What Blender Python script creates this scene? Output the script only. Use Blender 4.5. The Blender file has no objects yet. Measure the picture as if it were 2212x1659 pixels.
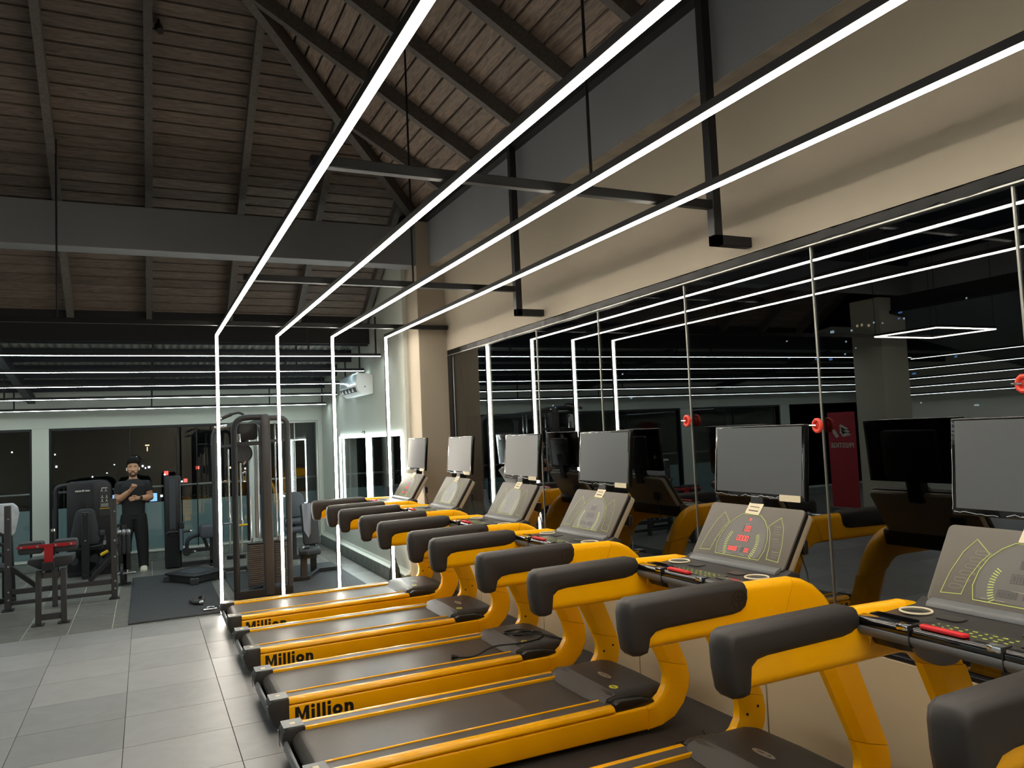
import bpy, bmesh, math, random
from mathutils import Vector, Matrix

D = bpy.data
SC = bpy.context.scene
COL = SC.collection
random.seed(7)

# ------------------------------------------------------------------ camera, world, exposure
CAM_H = 1.85
YAW, PITCH, ROLL = math.radians(25.60), math.radians(3.55), math.radians(-2.54)
cd = D.cameras.new('camera')
cam = D.objects.new('camera', cd)
COL.objects.link(cam)
_f = Vector((math.sin(YAW) * math.cos(PITCH), math.cos(YAW) * math.cos(PITCH), math.sin(PITCH)))
_r = Vector((math.cos(YAW), -math.sin(YAW), 0))
_u = _r.cross(_f)
_r2 = _r * math.cos(ROLL) + _u * math.sin(ROLL)
_u2 = _u * math.cos(ROLL) - _r * math.sin(ROLL)
cam.matrix_world = Matrix(((_r2.x, _u2.x, -_f.x, 0), (_r2.y, _u2.y, -_f.y, 0), (_r2.z, _u2.z, -_f.z, CAM_H), (0, 0, 0, 1)))
cd.sensor_fit = 'HORIZONTAL'
cd.sensor_width = 36.0
cd.lens = 36.0 * 1661.0 / 2212.0
cd.clip_end = 400
cd.clip_start = 0.05
SC.camera = cam

w = D.worlds.new('night')
w.use_nodes = True
w.node_tree.nodes['Background'].inputs[0].default_value = (0.0035, 0.0042, 0.0065, 1)
w.node_tree.nodes['Background'].inputs[1].default_value = 1.0
SC.world = w

SC.view_settings.view_transform = 'Standard'
SC.view_settings.look = 'None'
SC.view_settings.gamma = 1.0
SC.view_settings.use_curve_mapping = False
SC.view_settings.exposure = 0.22
WARM_POWER = 42.0      # light lines over the treadmills
COOL_POWER = 27.0      # light lines of the lean-to

# ------------------------------------------------------------------ materials
def lin(h):
    out = []
    for i in (0, 2, 4):
        c = int(h[i:i + 2], 16) / 255.0
        out.append(c / 12.92 if c <= 0.04045 else ((c + 0.055) / 1.055) ** 2.4)
    return (out[0], out[1], out[2], 1.0)

def newmat(name):
    m = D.materials.new(name)
    m.use_nodes = True
    nt = m.node_tree
    b = nt.nodes['Principled BSDF']
    return m, nt, b

def mat(name, col, rough=0.5, metal=0.0, var=0.0, scale=8.0, bump=0.0, bscale=60.0, spec=0.5, coat=0.0, stretch=(1, 1, 1), col2=None):
    """Plain procedural material: base colour with noise variation and fine relief."""
    m, nt, b = newmat(name)
    c = lin(col)
    b.inputs['Base Color'].default_value = c
    b.inputs['Roughness'].default_value = rough
    b.inputs['Metallic'].default_value = metal
    b.inputs['Specular IOR Level'].default_value = spec
    b.inputs['Coat Weight'].default_value = coat
    tc = None
    if var > 0 or bump > 0:
        tc = nt.nodes.new('ShaderNodeTexCoord')
        mp = nt.nodes.new('ShaderNodeMapping')
        mp.inputs['Scale'].default_value = stretch
        nt.links.new(tc.outputs['Object'], mp.inputs['Vector'])
    if var > 0:
        n = nt.nodes.new('ShaderNodeTexNoise')
        n.inputs['Scale'].default_value = scale
        n.inputs['Detail'].default_value = 5
        nt.links.new(mp.outputs[0], n.inputs['Vector'])
        r = nt.nodes.new('ShaderNodeValToRGB')
        r.color_ramp.elements[0].position = 0.3
        r.color_ramp.elements[1].position = 0.7
        k = 1 - var
        lo = lin(col2) if col2 else (c[0] * k, c[1] * k, c[2] * k, 1)
        r.color_ramp.elements[0].color = lo
        r.color_ramp.elements[1].color = c
        nt.links.new(n.outputs['Fac'], r.inputs[0])
        nt.links.new(r.outputs[0], b.inputs['Base Color'])
    if bump > 0:
        n2 = nt.nodes.new('ShaderNodeTexNoise')
        n2.inputs['Scale'].default_value = bscale
        n2.inputs['Detail'].default_value = 3
        nt.links.new(mp.outputs[0], n2.inputs['Vector'])
        bp = nt.nodes.new('ShaderNodeBump')
        bp.inputs['Strength'].default_value = bump
        bp.inputs['Distance'].default_value = 0.01
        nt.links.new(n2.outputs['Fac'], bp.inputs['Height'])
        nt.links.new(bp.outputs[0], b.inputs['Normal'])
    return m

def glow(name, rgb, strength):
    m = D.materials.new(name)
    m.use_nodes = True
    nt = m.node_tree
    nt.nodes.clear()
    o = nt.nodes.new('ShaderNodeOutputMaterial')
    e = nt.nodes.new('ShaderNodeEmission')
    e.inputs[0].default_value = (*rgb, 1)
    e.inputs[1].default_value = strength
    nt.links.new(e.outputs[0], o.inputs[0])
    return m

def glass(name, tint, f0):
    """Thin window glass: tinted see-through plus mirror reflection that grows with the angle."""
    m = D.materials.new(name)
    m.use_nodes = True
    nt = m.node_tree
    nt.nodes.clear()
    o = nt.nodes.new('ShaderNodeOutputMaterial')
    tr = nt.nodes.new('ShaderNodeBsdfTransparent')
    tr.inputs[0].default_value = (*tint, 1)
    gl = nt.nodes.new('ShaderNodeBsdfGlossy')
    gl.inputs['Roughness'].default_value = 0.0
    gl.inputs['Color'].default_value = (1, 1, 1, 1)
    lw = nt.nodes.new('ShaderNodeLayerWeight')
    lw.inputs[0].default_value = 0.5
    p = nt.nodes.new('ShaderNodeMath'); p.operation = 'POWER'; p.inputs[1].default_value = 5.0
    nt.links.new(lw.outputs['Facing'], p.inputs[0])
    ma = nt.nodes.new('ShaderNodeMath'); ma.operation = 'MULTIPLY_ADD'
    ma.inputs[1].default_value = 1 - f0; ma.inputs[2].default_value = f0
    nt.links.new(p.outputs[0], ma.inputs[0])
    mx = nt.nodes.new('ShaderNodeMixShader')
    nt.links.new(ma.outputs[0], mx.inputs[0])
    nt.links.new(tr.outputs[0], mx.inputs[1])
    nt.links.new(gl.outputs[0], mx.inputs[2])
    nt.links.new(mx.outputs[0], o.inputs[0])
    return m

def rib_mat(name, col, rough, scale, axis, strength=0.4, var=0.2):
    """Dark rubber with fine parallel ribs."""
    m, nt, b = newmat(name)
    c = lin(col)
    b.inputs['Roughness'].default_value = rough
    tc = nt.nodes.new('ShaderNodeTexCoord')
    wv = nt.nodes.new('ShaderNodeTexWave')
    wv.wave_type = 'BANDS'
    wv.bands_direction = axis
    wv.inputs['Scale'].default_value = scale
    wv.inputs['Distortion'].default_value = 0.0
    nt.links.new(tc.outputs['Object'], wv.inputs['Vector'])
    n = nt.nodes.new('ShaderNodeTexNoise')
    n.inputs['Scale'].default_value = 3.0
    n.inputs['Detail'].default_value = 4
    nt.links.new(tc.outputs['Object'], n.inputs['Vector'])
    r = nt.nodes.new('ShaderNodeValToRGB')
    r.color_ramp.elements[0].color = (c[0] * (1 - var), c[1] * (1 - var), c[2] * (1 - var), 1)
    r.color_ramp.elements[1].color = c
    nt.links.new(n.outputs['Fac'], r.inputs[0])
    nt.links.new(r.outputs[0], b.inputs['Base Color'])
    bp = nt.nodes.new('ShaderNodeBump')
    bp.inputs['Strength'].default_value = strength
    bp.inputs['Distance'].default_value = 0.003
    nt.links.new(wv.outputs['Fac'], bp.inputs['Height'])
    nt.links.new(bp.outputs[0], b.inputs['Normal'])
    return m

def wood_mat(name, col, col2, axis_stretch, rough=0.7):
    m, nt, b = newmat(name)
    b.inputs['Roughness'].default_value = rough
    tc = nt.nodes.new('ShaderNodeTexCoord')
    oi = nt.nodes.new('ShaderNodeObjectInfo')
    ad = nt.nodes.new('ShaderNodeVectorMath'); ad.operation = 'ADD'
    ml = nt.nodes.new('ShaderNodeVectorMath'); ml.operation = 'SCALE'
    cb = nt.nodes.new('ShaderNodeCombineXYZ')
    for i in range(3):
        nt.links.new(oi.outputs['Random'], cb.inputs[i])
    nt.links.new(cb.outputs[0], ml.inputs[0]); ml.inputs['Scale'].default_value = 37.0
    nt.links.new(tc.outputs['Object'], ad.inputs[0]); nt.links.new(ml.outputs[0], ad.inputs[1])
    mp = nt.nodes.new('ShaderNodeMapping')
    mp.inputs['Scale'].default_value = axis_stretch
    nt.links.new(ad.outputs[0], mp.inputs['Vector'])
    n = nt.nodes.new('ShaderNodeTexNoise')
    n.inputs['Scale'].default_value = 6.0
    n.inputs['Detail'].default_value = 8
    n.inputs['Distortion'].default_value = 1.2
    nt.links.new(mp.outputs[0], n.inputs['Vector'])
    r = nt.nodes.new('ShaderNodeValToRGB')
    r.color_ramp.elements[0].position = 0.32
    r.color_ramp.elements[1].position = 0.68
    r.color_ramp.elements[0].color = lin(col2)
    r.color_ramp.elements[1].color = lin(col)
    nt.links.new(n.outputs['Fac'], r.inputs[0])
    hs = nt.nodes.new('ShaderNodeHueSaturation')
    mr = nt.nodes.new('ShaderNodeMapRange')
    mr.inputs['To Min'].default_value = 0.8; mr.inputs['To Max'].default_value = 1.15
    nt.links.new(oi.outputs['Random'], mr.inputs['Value'])
    nt.links.new(mr.outputs[0], hs.inputs['Value'])
    nt.links.new(r.outputs[0], hs.inputs['Color'])
    nt.links.new(hs.outputs[0], b.inputs['Base Color'])
    bp = nt.nodes.new('ShaderNodeBump')
    bp.inputs['Strength'].default_value = 0.15
    nt.links.new(n.outputs['Fac'], bp.inputs['Height'])
    nt.links.new(bp.outputs[0], b.inputs['Normal'])
    return m

def stone_mat(name, col, col2, stretch, rough):
    """Tile stone: cloudy veins, each tile shifted so that no two match."""
    m = wood_mat(name, col, col2, stretch, rough)
    return m

M = dict(
    led_warm=glow('warm_light', (1.0, 0.915, 0.775), WARM_POWER),
    led_cool=glow('cool_light', (0.86, 1.0, 0.98), COOL_POWER),
    led_wing=glow('cool_light_wing', (0.86, 0.98, 1.0), 38.0),
    led_red=glow('red_digits', (1.0, 0.06, 0.05), 3.2),
    city_white=glow('distant_light_white', (0.8, 0.9, 1.0), 2.2),
    city_warm=glow('distant_light_warm', (1.0, 0.7, 0.4), 1.6),
    city_red=glow('distant_light_red', (1.0, 0.1, 0.08), 2.2),
    city_blue=glow('distant_light_blue', (0.2, 0.45, 1.0), 1.6),
    black_metal=mat('black_powder_coat', '1d1c1e', 0.45, 0.3),
    frame_black=mat('matte_black_steel', '1b1b1d', 0.55, 0.2),
    cream=mat('cream_wall_paint', '93897a', 0.75, var=0.05, scale=1.5, bump=0.03, bscale=40),
    parapet=mat('parapet_board', 'cbb897', 0.7, var=0.06, scale=1.0, bump=0.03, bscale=50),
    sage=mat('pale_wall_paint', 'b2b6ad', 0.75, var=0.05, scale=1.2, bump=0.03, bscale=40),
    greybeam=mat('grey_beam_paint', '73757a', 0.7, var=0.08, scale=1.5, bump=0.04, bscale=30),
    soffit=mat('rough_soffit_plaster', '8d8578', 0.9, var=0.35, scale=5, bump=0.2, bscale=25),
    conc=mat('raw_concrete', '6f7672', 0.8, var=0.35, scale=9, bump=0.15, bscale=40),
    rafter=wood_mat('stained_rafter_wood', '5c5652', '46423f', (6, 6, 6), 0.7),
    plank_shaded=wood_mat('roof_plank_across_shaded', '6f6259', '4d443d', (0.8, 7, 7)),  # same wood as the right slope; end-slope shade put into the colour
    plank_lit=wood_mat('roof_plank_along_lit', '8c7b6d', '65564b', (7, 0.8, 7)),  # lighter copy of the plank wood, for the slope lit by the warm lines
    tile=stone_mat('grey_porcelain_tile', '929293', '898989', (0.6, 0.6, 0.6), 0.42),
    tile2=stone_mat('dark_stone_tile', '83817c', '4f4e4b', (0.9, 7.0, 1), 0.36),
    grout=mat('dark_grout', '5c5a56', 0.9), grout2=mat('pale_grout', 'aaa9a0', 0.9),
    sheet=mat('corrugated_sheet', '9a9a94', 0.5, 0.2, var=0.1),
    purlin=mat('purlin_blue_black', '23262e', 0.5, 0.3),
    yellow=mat('gloss_yellow_paint', 'ffb700', 0.27, var=0.02, scale=3, coat=0.15, spec=0.3),
    foam=mat('black_foam_grip', '2a2624', 0.52, bump=0.05, bscale=300),
    plastic=mat('charcoal_plastic', '2b2928', 0.48, bump=0.04, bscale=400),
    plastic_dk=mat('black_plastic', '191919', 0.38),
    plastic_lt=mat('grey_plastic', '636567', 0.42),
    lip=mat('hood_lip_grey', '4a4745', 0.5, bump=0.04, bscale=400),
    strip=mat('grip_strip', '45423f', 0.42, bump=0.2, bscale=250),
    belt=rib_mat('running_belt', '47413b', 0.38, 42.0, 'Y', 0.9),
    beige=mat('beige_shell', '9c917d', 0.5),
    panel=mat('console_face', '5d574f', 0.5, var=0.05, scale=20),
    print=mat('yellow_green_print', 'b4c25e', 0.5),
    printdim=mat('faint_print', '8a8873', 0.5),
    lcd=mat('unlit_display', '4f4b46', 0.3),
    lcd_dark=mat('dark_display', '2a2927', 0.3),
    screen=mat('monitor_screen', '585b5e', 0.26, spec=0.4),
    gloss_black=mat('gloss_black_bezel', '0b0b0c', 0.12, coat=0.5),
    film_dark=mat('crinkled_black_wrap', '080809', 0.3, spec=0.12),
    film=mat('crinkled_film', 'b9bcc0', 0.15, spec=0.8),
    paper=mat('cream_paper_label', 'd9ceb2', 0.8),
    ink=mat('faded_ink', '5b5148', 0.8),
    redkey=mat('red_safety_key', 'd2272f', 0.4),
    silver=mat('silver_badge', 'b0aca6', 0.3, 0.6),
    stickery=mat('yellow_warning_sticker', 'd4d03a', 0.5),
    chrome=mat('chrome', 'd8dade', 0.12, 1.0),
    steel=mat('brushed_steel', '9a9c9e', 0.3, 0.9),
    machine=mat('machine_black', '1f2024', 0.42, 0.2, bump=0.03, bscale=200),
    machine_br=mat('machine_taupe', '3d3c3e', 0.45, 0.2),
    pad=mat('black_vinyl_pad', '27292d', 0.68, bump=0.08, bscale=150),
    padgrey=mat('charcoal_vinyl_pad', '41444c', 0.5, bump=0.08, bscale=150),
    redmetal=mat('red_painted_steel', '9c1620', 0.4),
    placard=mat('dark_placard', '2a2a2a', 0.6),
    whitefig=mat('pale_print', 'c9c6bb', 0.6),
    yellowgrip=mat('yellow_grip', 'd9b21c', 0.5),
    rubber=rib_mat('ribbed_rubber_mat', '474b50', 0.5, 9.0, 'DIAGONAL', 0.8),
    mat_edge=mat('rubber_edge', '2b2d2f', 0.7),
    underlay=mat('dark_rubber_underlay', '2e2a27', 0.75, var=0.1, scale=3, bump=0.1, bscale=120),
    cord=mat('black_cable', '141414', 0.5),
    redplastic=mat('red_plastic', 'd8402f', 0.4),
    alum=mat('aluminium_frame', '8f8f8a', 0.35, 0.7),
    dark_alu=mat('dark_window_frame', '15161a', 0.4, 0.4),
    pane=glass('tinted_window_glass', (0.34, 0.37, 0.38), 0.135),
    pane_far=glass('clear_window_glass', (0.93, 0.95, 0.95), 0.05),
    teal=mat('frosted_teal_glass', '86a0a3', 0.35, var=0.06, scale=1.0),
    white_plastic=mat('white_appliance_plastic', 'd6dad9', 0.35),
    acfilm=mat('protective_plastic_film', 'b7c6cf', 0.18, bump=0.35, bscale=18),
    vent=mat('vent_shadow', '3a3f42', 0.6),
    skin=mat('skin', 'b98a6c', 0.55, var=0.08, scale=12),
    hair=mat('black_hair', '120f0d', 0.85, spec=0.2, bump=0.5, bscale=90),
    shirt=mat('black_tshirt_cloth', '16171a', 0.85, bump=0.1, bscale=25),
    trousers=mat('black_trouser_cloth', '0f0f11', 0.85, bump=0.1, bscale=20),
    shoe=mat('cream_shoe', 'c9c6b6', 0.6),
    lips=mat('lip_skin', '94604f', 0.6),
    eyew=mat('eye_dark', '241812', 0.4),
    bud=mat('white_earbud', 'eeeeea', 0.3),
    towel=mat('grey_towel', '7d808a', 0.95, bump=0.4, bscale=120),
    leaf=mat('planter_leaf', '3d4a22', 0.6, var=0.3),
    facade=mat('night_facade', '15130f', 0.9, var=0.2),
    ground=mat('night_ground', '1b1b1c', 0.9),
    banner=mat('red_banner_print', 'b0323b', 0.6),
    olive=mat('left_wall_paint', 'b5b3a4', 0.8),
    bluelight=mat('blue_bottle_cap', '3f7fd0', 0.4),
)

# ------------------------------------------------------------------ mesh helpers
def V(*a):
    return Vector(a)

def box(bm, x0, x1, y0, y1, z0, z1):
    vs = [bm.verts.new(p) for p in ((x0, y0, z0), (x1, y0, z0), (x1, y1, z0), (x0, y1, z0), (x0, y0, z1), (x1, y0, z1), (x1, y1, z1), (x0, y1, z1))]
    for f in ((0, 3, 2, 1), (4, 5, 6, 7), (0, 1, 5, 4), (1, 2, 6, 5), (2, 3, 7, 6), (3, 0, 4, 7)):
        bm.faces.new([vs[i] for i in f])

def prism(bm, pts, axis, a, b):
    """2D outline extruded along an axis: y -> (x, z), x -> (y, z), z -> (x, y)."""
    def P(p, t):
        if axis == 'y': return (p[0], t, p[1])
        if axis == 'x': return (t, p[0], p[1])
        return (p[0], p[1], t)
    lo = [bm.verts.new(P(p, a)) for p in pts]
    hi = [bm.verts.new(P(p, b)) for p in pts]
    n = len(pts)
    bm.faces.new(lo)
    bm.faces.new(hi[::-1])
    for i in range(n):
        bm.faces.new([lo[i], hi[i], hi[(i + 1) % n], lo[(i + 1) % n]])

def loft(bm, rings, cap=True, closed=False):
    R = [[bm.verts.new(p) for p in r] for r in rings]
    n = len(R[0])
    rng = range(len(R)) if closed else range(len(R) - 1)
    for i in rng:
        A, B = R[i], R[(i + 1) % len(R)]
        for j in range(n):
            bm.faces.new([A[j], A[(j + 1) % n], B[(j + 1) % n], B[j]])
    if cap and not closed:
        bm.faces.new(R[0][::-1])
        bm.faces.new(R[-1])

def tube(bm, pts, r, seg=8, closed=False, radii=None):
    pts = [Vector(p) for p in pts]
    n = len(pts)
    rings = []
    up = None
    for i, p in enumerate(pts):
        if closed:
            t = (pts[(i + 1) % n] - pts[i - 1])
        else:
            t = pts[min(i + 1, n - 1)] - pts[max(i - 1, 0)]
        t.normalize()
        if up is None:
            up = Vector((0, 0, 1)) if abs(t.z) < 0.9 else Vector((1, 0, 0))
        s = t.cross(up)
        if s.length < 1e-4:
            s = t.cross(Vector((0, 1, 0)))
        s.normalize()
        up = s.cross(t).normalized()
        rr = radii[i] if radii else r
        rings.append([p + (s * math.cos(a) + up * math.sin(a)) * rr for a in [2 * math.pi * k / seg for k in range(seg)]])
    loft(bm, rings, cap=not closed, closed=closed)

def cyl(bm, p0, p1, r, seg=16, r2=None):
    tube(bm, [p0, p1], r, seg, radii=[r, r if r2 is None else r2])

def ball(bm, c, rx, ry, rz, seg=12, rings=8):
    c = Vector(c)
    R = []
    for i in range(1, rings):
        a = math.pi * i / rings
        R.append([c + Vector((rx * math.sin(a) * math.cos(t), ry * math.sin(a) * math.sin(t), rz * math.cos(a))) for t in [2 * math.pi * k / seg for k in range(seg)]])
    loft(bm, R, cap=False)
    bm.verts.ensure_lookup_table()
    nv = len(bm.verts)
    base = nv - seg * (rings - 1)
    top = bm.verts.new(c + Vector((0, 0, rz)))
    bot = bm.verts.new(c - Vector((0, 0, rz)))
    bm.verts.ensure_lookup_table()
    for k in range(seg):
        bm.faces.new([bm.verts[base + (k + 1) % seg], bm.verts[base + k], top])
        q = base + seg * (rings - 2)
        bm.faces.new([bm.verts[q + k], bm.verts[q + (k + 1) % seg], bot])

def rrect(u0, u1, v0, v1, r, n=4):
    out = []
    for cx, cy, a0 in ((u1 - r, v0 + r, -90), (u1 - r, v1 - r, 0), (u0 + r, v1 - r, 90), (u0 + r, v0 + r, 180)):
        for k in range(n + 1):
            a = math.radians(a0 + 90 * k / n)
            out.append((cx + r * math.cos(a), cy + r * math.sin(a)))
    return out

def fillet(pts, r, n=4, closed=False):
    """3D polyline with its corners rounded."""
    pts = [Vector(p) for p in pts]
    out = []
    m = len(pts)
    for i, p in enumerate(pts):
        if not closed and i in (0, m - 1):
            out.append(p); continue
        a = pts[i - 1]; b = pts[(i + 1) % m]
        da = (a - p); db = (b - p)
        rr = min(r, da.length * 0.49, db.length * 0.49)
        A = p + da.normalized() * rr; B = p + db.normalized() * rr
        for k in range(n + 1):
            t = k / n
            out.append(A * (1 - t) ** 2 + p * 2 * t * (1 - t) + B * t * t)
    return out

def finish(bm, name, bevel=0.0, seg=2, angle=40, xf=None, only=None):
    if bevel > 0:
        bmesh.ops.recalc_face_normals(bm, faces=bm.faces[:])
        es = [e for e in bm.edges if len(e.link_faces) == 2 and e.calc_face_angle(0) > math.radians(28) and (only is None or only(e))]
        if es:
            bmesh.ops.bevel(bm, geom=es, offset=bevel, segments=seg, profile=0.5, affect='EDGES', clamp_overlap=True)
    bmesh.ops.recalc_face_normals(bm, faces=bm.faces[:])
    if xf is not None:
        bmesh.ops.transform(bm, matrix=xf, verts=bm.verts[:])
    me = D.meshes.new(name)
    bm.to_mesh(me)
    bm.free()
    for p in me.polygons:
        p.use_smooth = True
    me.set_sharp_from_angle(angle=math.radians(angle))
    return me

def link(name, me, m=None, parent=None, loc=None, rotz=None):
    o = D.objects.new(name, me)
    COL.objects.link(o)
    if m is not None and me is not None and len(me.materials) == 0:
        me.materials.append(M[m] if isinstance(m, str) else m)
    if parent is not None:
        o.parent = parent
    if loc is not None:
        o.location = loc
    if rotz is not None:
        o.rotation_euler = (0, 0, rotz)
    return o

def mk(name, m, parent, fn, bevel=0.0, seg=2, angle=40, xf=None, only=None, loc=None, rotz=None):
    bm = bmesh.new()
    fn(bm)
    me = finish(bm, name, bevel, seg, angle, xf, only)
    return link(name, me, m, parent, loc, rotz)

def thing(name, label, cat, loc=(0, 0, 0), rotz=0.0, group=None):
    o = D.objects.new(name, None)
    COL.objects.link(o)
    o.location = loc
    o.rotation_euler = (0, 0, rotz)
    return tag(o, label, cat, group)

def tag(o, label, cat, group=None):
    o['label'] = label
    o['category'] = cat
    if group:
        o['group'] = group
    return o

def struct(o, label=None):
    o['kind'] = 'structure'
    if label:
        o['label'] = label
    return o

def sroot(name, label=None):
    o = D.objects.new(name, None)
    COL.objects.link(o)
    return struct(o, label)

def copy_tree(o, parent=None):
    c = o.copy()
    COL.objects.link(c)
    if parent is not None:
        c.parent = parent
    for ch in list(o.children):
        copy_tree(ch, c)
    return c

def text_mesh(body, size, offset=0.0, extrude=0.0006, align='LEFT'):
    cu = D.curves.new('lettering', 'FONT')
    cu.body = body
    cu.size = size
    cu.offset = offset
    cu.extrude = extrude
    cu.align_x = align
    cu.resolution_u = 3
    o = D.objects.new('lettering', cu)
    COL.objects.link(o)
    dg = bpy.context.evaluated_depsgraph_get()
    dg.update()
    me = D.meshes.new_from_object(o.evaluated_get(dg))
    D.objects.remove(o)
    D.curves.remove(cu)
    return me

def place(o, origin, ex, ey):
    ex = Vector(ex).normalized(); ey = Vector(ey).normalized(); ez = ex.cross(ey)
    o.matrix_local = Matrix(((ex.x, ey.x, ez.x, origin[0]), (ex.y, ey.y, ez.y, origin[1]), (ex.z, ey.z, ez.z, origin[2]), (0, 0, 0, 1)))
    return o

def basis(origin, ex, ey):
    ex = Vector(ex).normalized(); ey = Vector(ey).normalized(); ez = ex.cross(ey)
    return Matrix(((ex.x, ey.x, ez.x, origin[0]), (ex.y, ey.y, ez.y, origin[1]), (ex.z, ey.z, ez.z, origin[2]), (0, 0, 0, 1)))

# ------------------------------------------------------------------ structure: floor
XR, XF, YB, YF = 3.3, 2.9, 9.125, 14.1     # window wall, far part of the right wall, floor change, far wall
XL, YN, XLL = -5.0, -4.0, -10.2

floor = mk('floor', 'grout', None, lambda bm: box(bm, XLL, 3.6, YN, YF + 0.3, -0.2, -0.006))
struct(floor, 'grey tiled gym floor')
TX, TY, GX0, GY0 = 0.64, 0.605, 0.49, 4.89
def tile_mesh(sx, sy, g, b):
    bm = bmesh.new()
    box(bm, g / 2, sx - g / 2, g / 2, sy - g / 2, -0.006, 0.0)
    return finish(bm, 'floor_tile', b, 1)
full = tile_mesh(TX, TY, 0.004, 0.001)
edge = tile_mesh(XR - (GX0 + 4 * TX), TY, 0.005, 0.0015)
for i in range(-7, 5):
    for j in range(-9, 7):
        link('floor_tile', edge if i == 4 else full, 'tile', floor, (GX0 + i * TX, GY0 + j * TY, 0))
mk('floor_tile', 'tile', floor, lambda bm: box(bm, XLL, GX0 - 7 * TX, YN, YB, -0.006, -0.001))
mk('floor_tile', 'tile', floor, lambda bm: box(bm, GX0 - 7 * TX, XR, YN, GY0 - 9 * TY, -0.006, -0.001))
FX, FY = 0.405, 0.81
mk('tile_bed', 'grout2', floor, lambda bm: box(bm, XLL, XF, YB, YF, -0.0061, -0.0012))
far_tile = tile_mesh(FX, FY, 0.006, 0.0015)
for i in range(-6, 9):
    for j in range(0, 7):
        link('floor_tile', far_tile, 'tile2', floor, (-0.335 + i * FX, YB + j * FY, 0))
mk('floor_tile', 'tile2', floor, lambda bm: box(bm, XLL, -0.335 - 6 * FX, YB, YF, -0.006, -0.001))

# ------------------------------------------------------------------ structure: right wall with window band
wr = sroot('wall_right', 'cream wall with a long band of dark windows')
PJ = [-4.0, -1.0, 0.55, 2.15, 3.59, 4.9, 6.43, 7.9, 8.67]
for a, b in zip(PJ[:-1], PJ[1:]):
    mk('parapet_panel', 'parapet', wr, lambda bm, a=a, b=b: box(bm, XR, XR + 0.2, a + 0.003, b - 0.003, 0, 0.65), 0.004, 1)
mk('parapet_core', 'conc', wr, lambda bm: box(bm, XR + 0.01, XR + 0.19, YN, 8.67, 0, 0.645))
mk('upper_wall', 'cream', wr, lambda bm: box(bm, XR, XR + 0.2, YN, 8.67, 2.86, 3.9))
mk('eave_beam', 'greybeam', wr, lambda bm: box(bm, 3.12, XR + 0.2, YN, 8.67, 3.895, 4.43))
mk('beam_soffit', 'soffit', wr, lambda bm: box(bm, 3.125, XR, YN, 8.66, 3.885, 3.8951))
mk('wall_plate', 'frame_black', wr, lambda bm: box(bm, 3.04, XR + 0.2, YN, 9.2, 4.43, 4.62))
mk('column', 'cream', wr, lambda bm: box(bm, 2.95, XR + 0.2, 8.67, 9.12, 0, 4.43), 0.006, 1)
mk('rear_pier', 'cream', wr, lambda bm: box(bm, XR, XR + 0.2, YN - 0.2, YN, 0, 4.43))

wn1 = sroot('window_1', 'long band of dark reflecting glass above the cream parapet')
MUL = [8.55, 7.46, 6.37, 5.28, 4.17, 3.06, 1.96, 0.86, -0.24, -1.34, -2.44, -3.54, -4.0]
for a, b in zip(MUL[:-1], MUL[1:]):
    mk('pane', 'pane', wn1, lambda bm, a=a, b=b: box(bm, XR + 0.03, XR + 0.038, b + 0.004, a - 0.004, 0.675, 2.80))
for a in MUL[:-1]:
    mk('mullion', 'alum', wn1, lambda bm, a=a: box(bm, XR + 0.024, XR + 0.04, a - 0.0055, a + 0.0055, 0.67, 2.81), 0.002, 1)
mk('sill_track', 'dark_alu', wn1, lambda bm: box(bm, XR + 0.0, XR + 0.1, YN, 8.67, 0.652, 0.676), 0.004, 1)
mk('head_track', 'film_dark', wn1, lambda bm: box(bm, XR + 0.004, XR + 0.08, YN, 8.67, 2.80, 2.859), 0.006, 1)
mk('head_bead', 'alum', wn1, lambda bm: box(bm, XR + 0.002, XR + 0.03, YN, 8.67, 2.795, 2.803))
mk('jamb', 'dark_alu', wn1, lambda bm: box(bm, XR + 0.005, XR + 0.08, 8.56, 8.67, 0.676, 2.80))
def film_strip(bm):
    rnd = random.Random(3)
    y = -0.2
    top, bot = [], []
    k = 0
    while y < 8.4:
        top.append(bm.verts.new((XR - 0.002 + rnd.uniform(-0.004, 0.004), y, 2.853 + rnd.uniform(-0.004, 0.003))))
        bot.append(bm.verts.new((XR + 0.001 + rnd.uniform(-0.004, 0.001), y, 2.805 + rnd.uniform(-0.006, 0.01))))
        y += rnd.uniform(0.02, 0.08)
    for i in range(len(top) - 1):
        bm.faces.new([top[i], bot[i], bot[i + 1], top[i + 1]])
mk('wrap_film', 'film_dark', wn1, film_strip, angle=20)

# right wall beyond the column, with a lit window
wrf = sroot('wall_right_far', 'pale wall beyond the column with a low concrete ledge')
W5 = (9.35, 12.62, 0.62, 1.86)
mk('wall_panel', 'sage', wrf, lambda bm: box(bm, XF, XF + 0.25, 9.12, YF + 0.2, 0, W5[2]))
mk('wall_panel', 'sage', wrf, lambda bm: box(bm, XF, XF + 0.25, 9.12, YF + 0.2, W5[3], 4.43))
mk('wall_panel', 'sage', wrf, lambda bm: box(bm, XF, XF + 0.25, 9.12, W5[0], W5[2], W5[3]))
mk('wall_panel', 'sage', wrf, lambda bm: box(bm, XF, XF + 0.25, W5[1], YF + 0.2, W5[2], W5[3]))
mk('ledge', 'conc', wrf, lambda bm: box(bm, XF - 0.08, XF, 9.13, YF, 0, 0.165), 0.01, 2)
mk('ledge_cap', 'sage', wrf, lambda bm: prism(bm, [(XF - 0.075, 0.166), (XF, 0.166), (XF, 0.215), (XF - 0.02, 0.18)], 'y', 9.13, YF))

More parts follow.
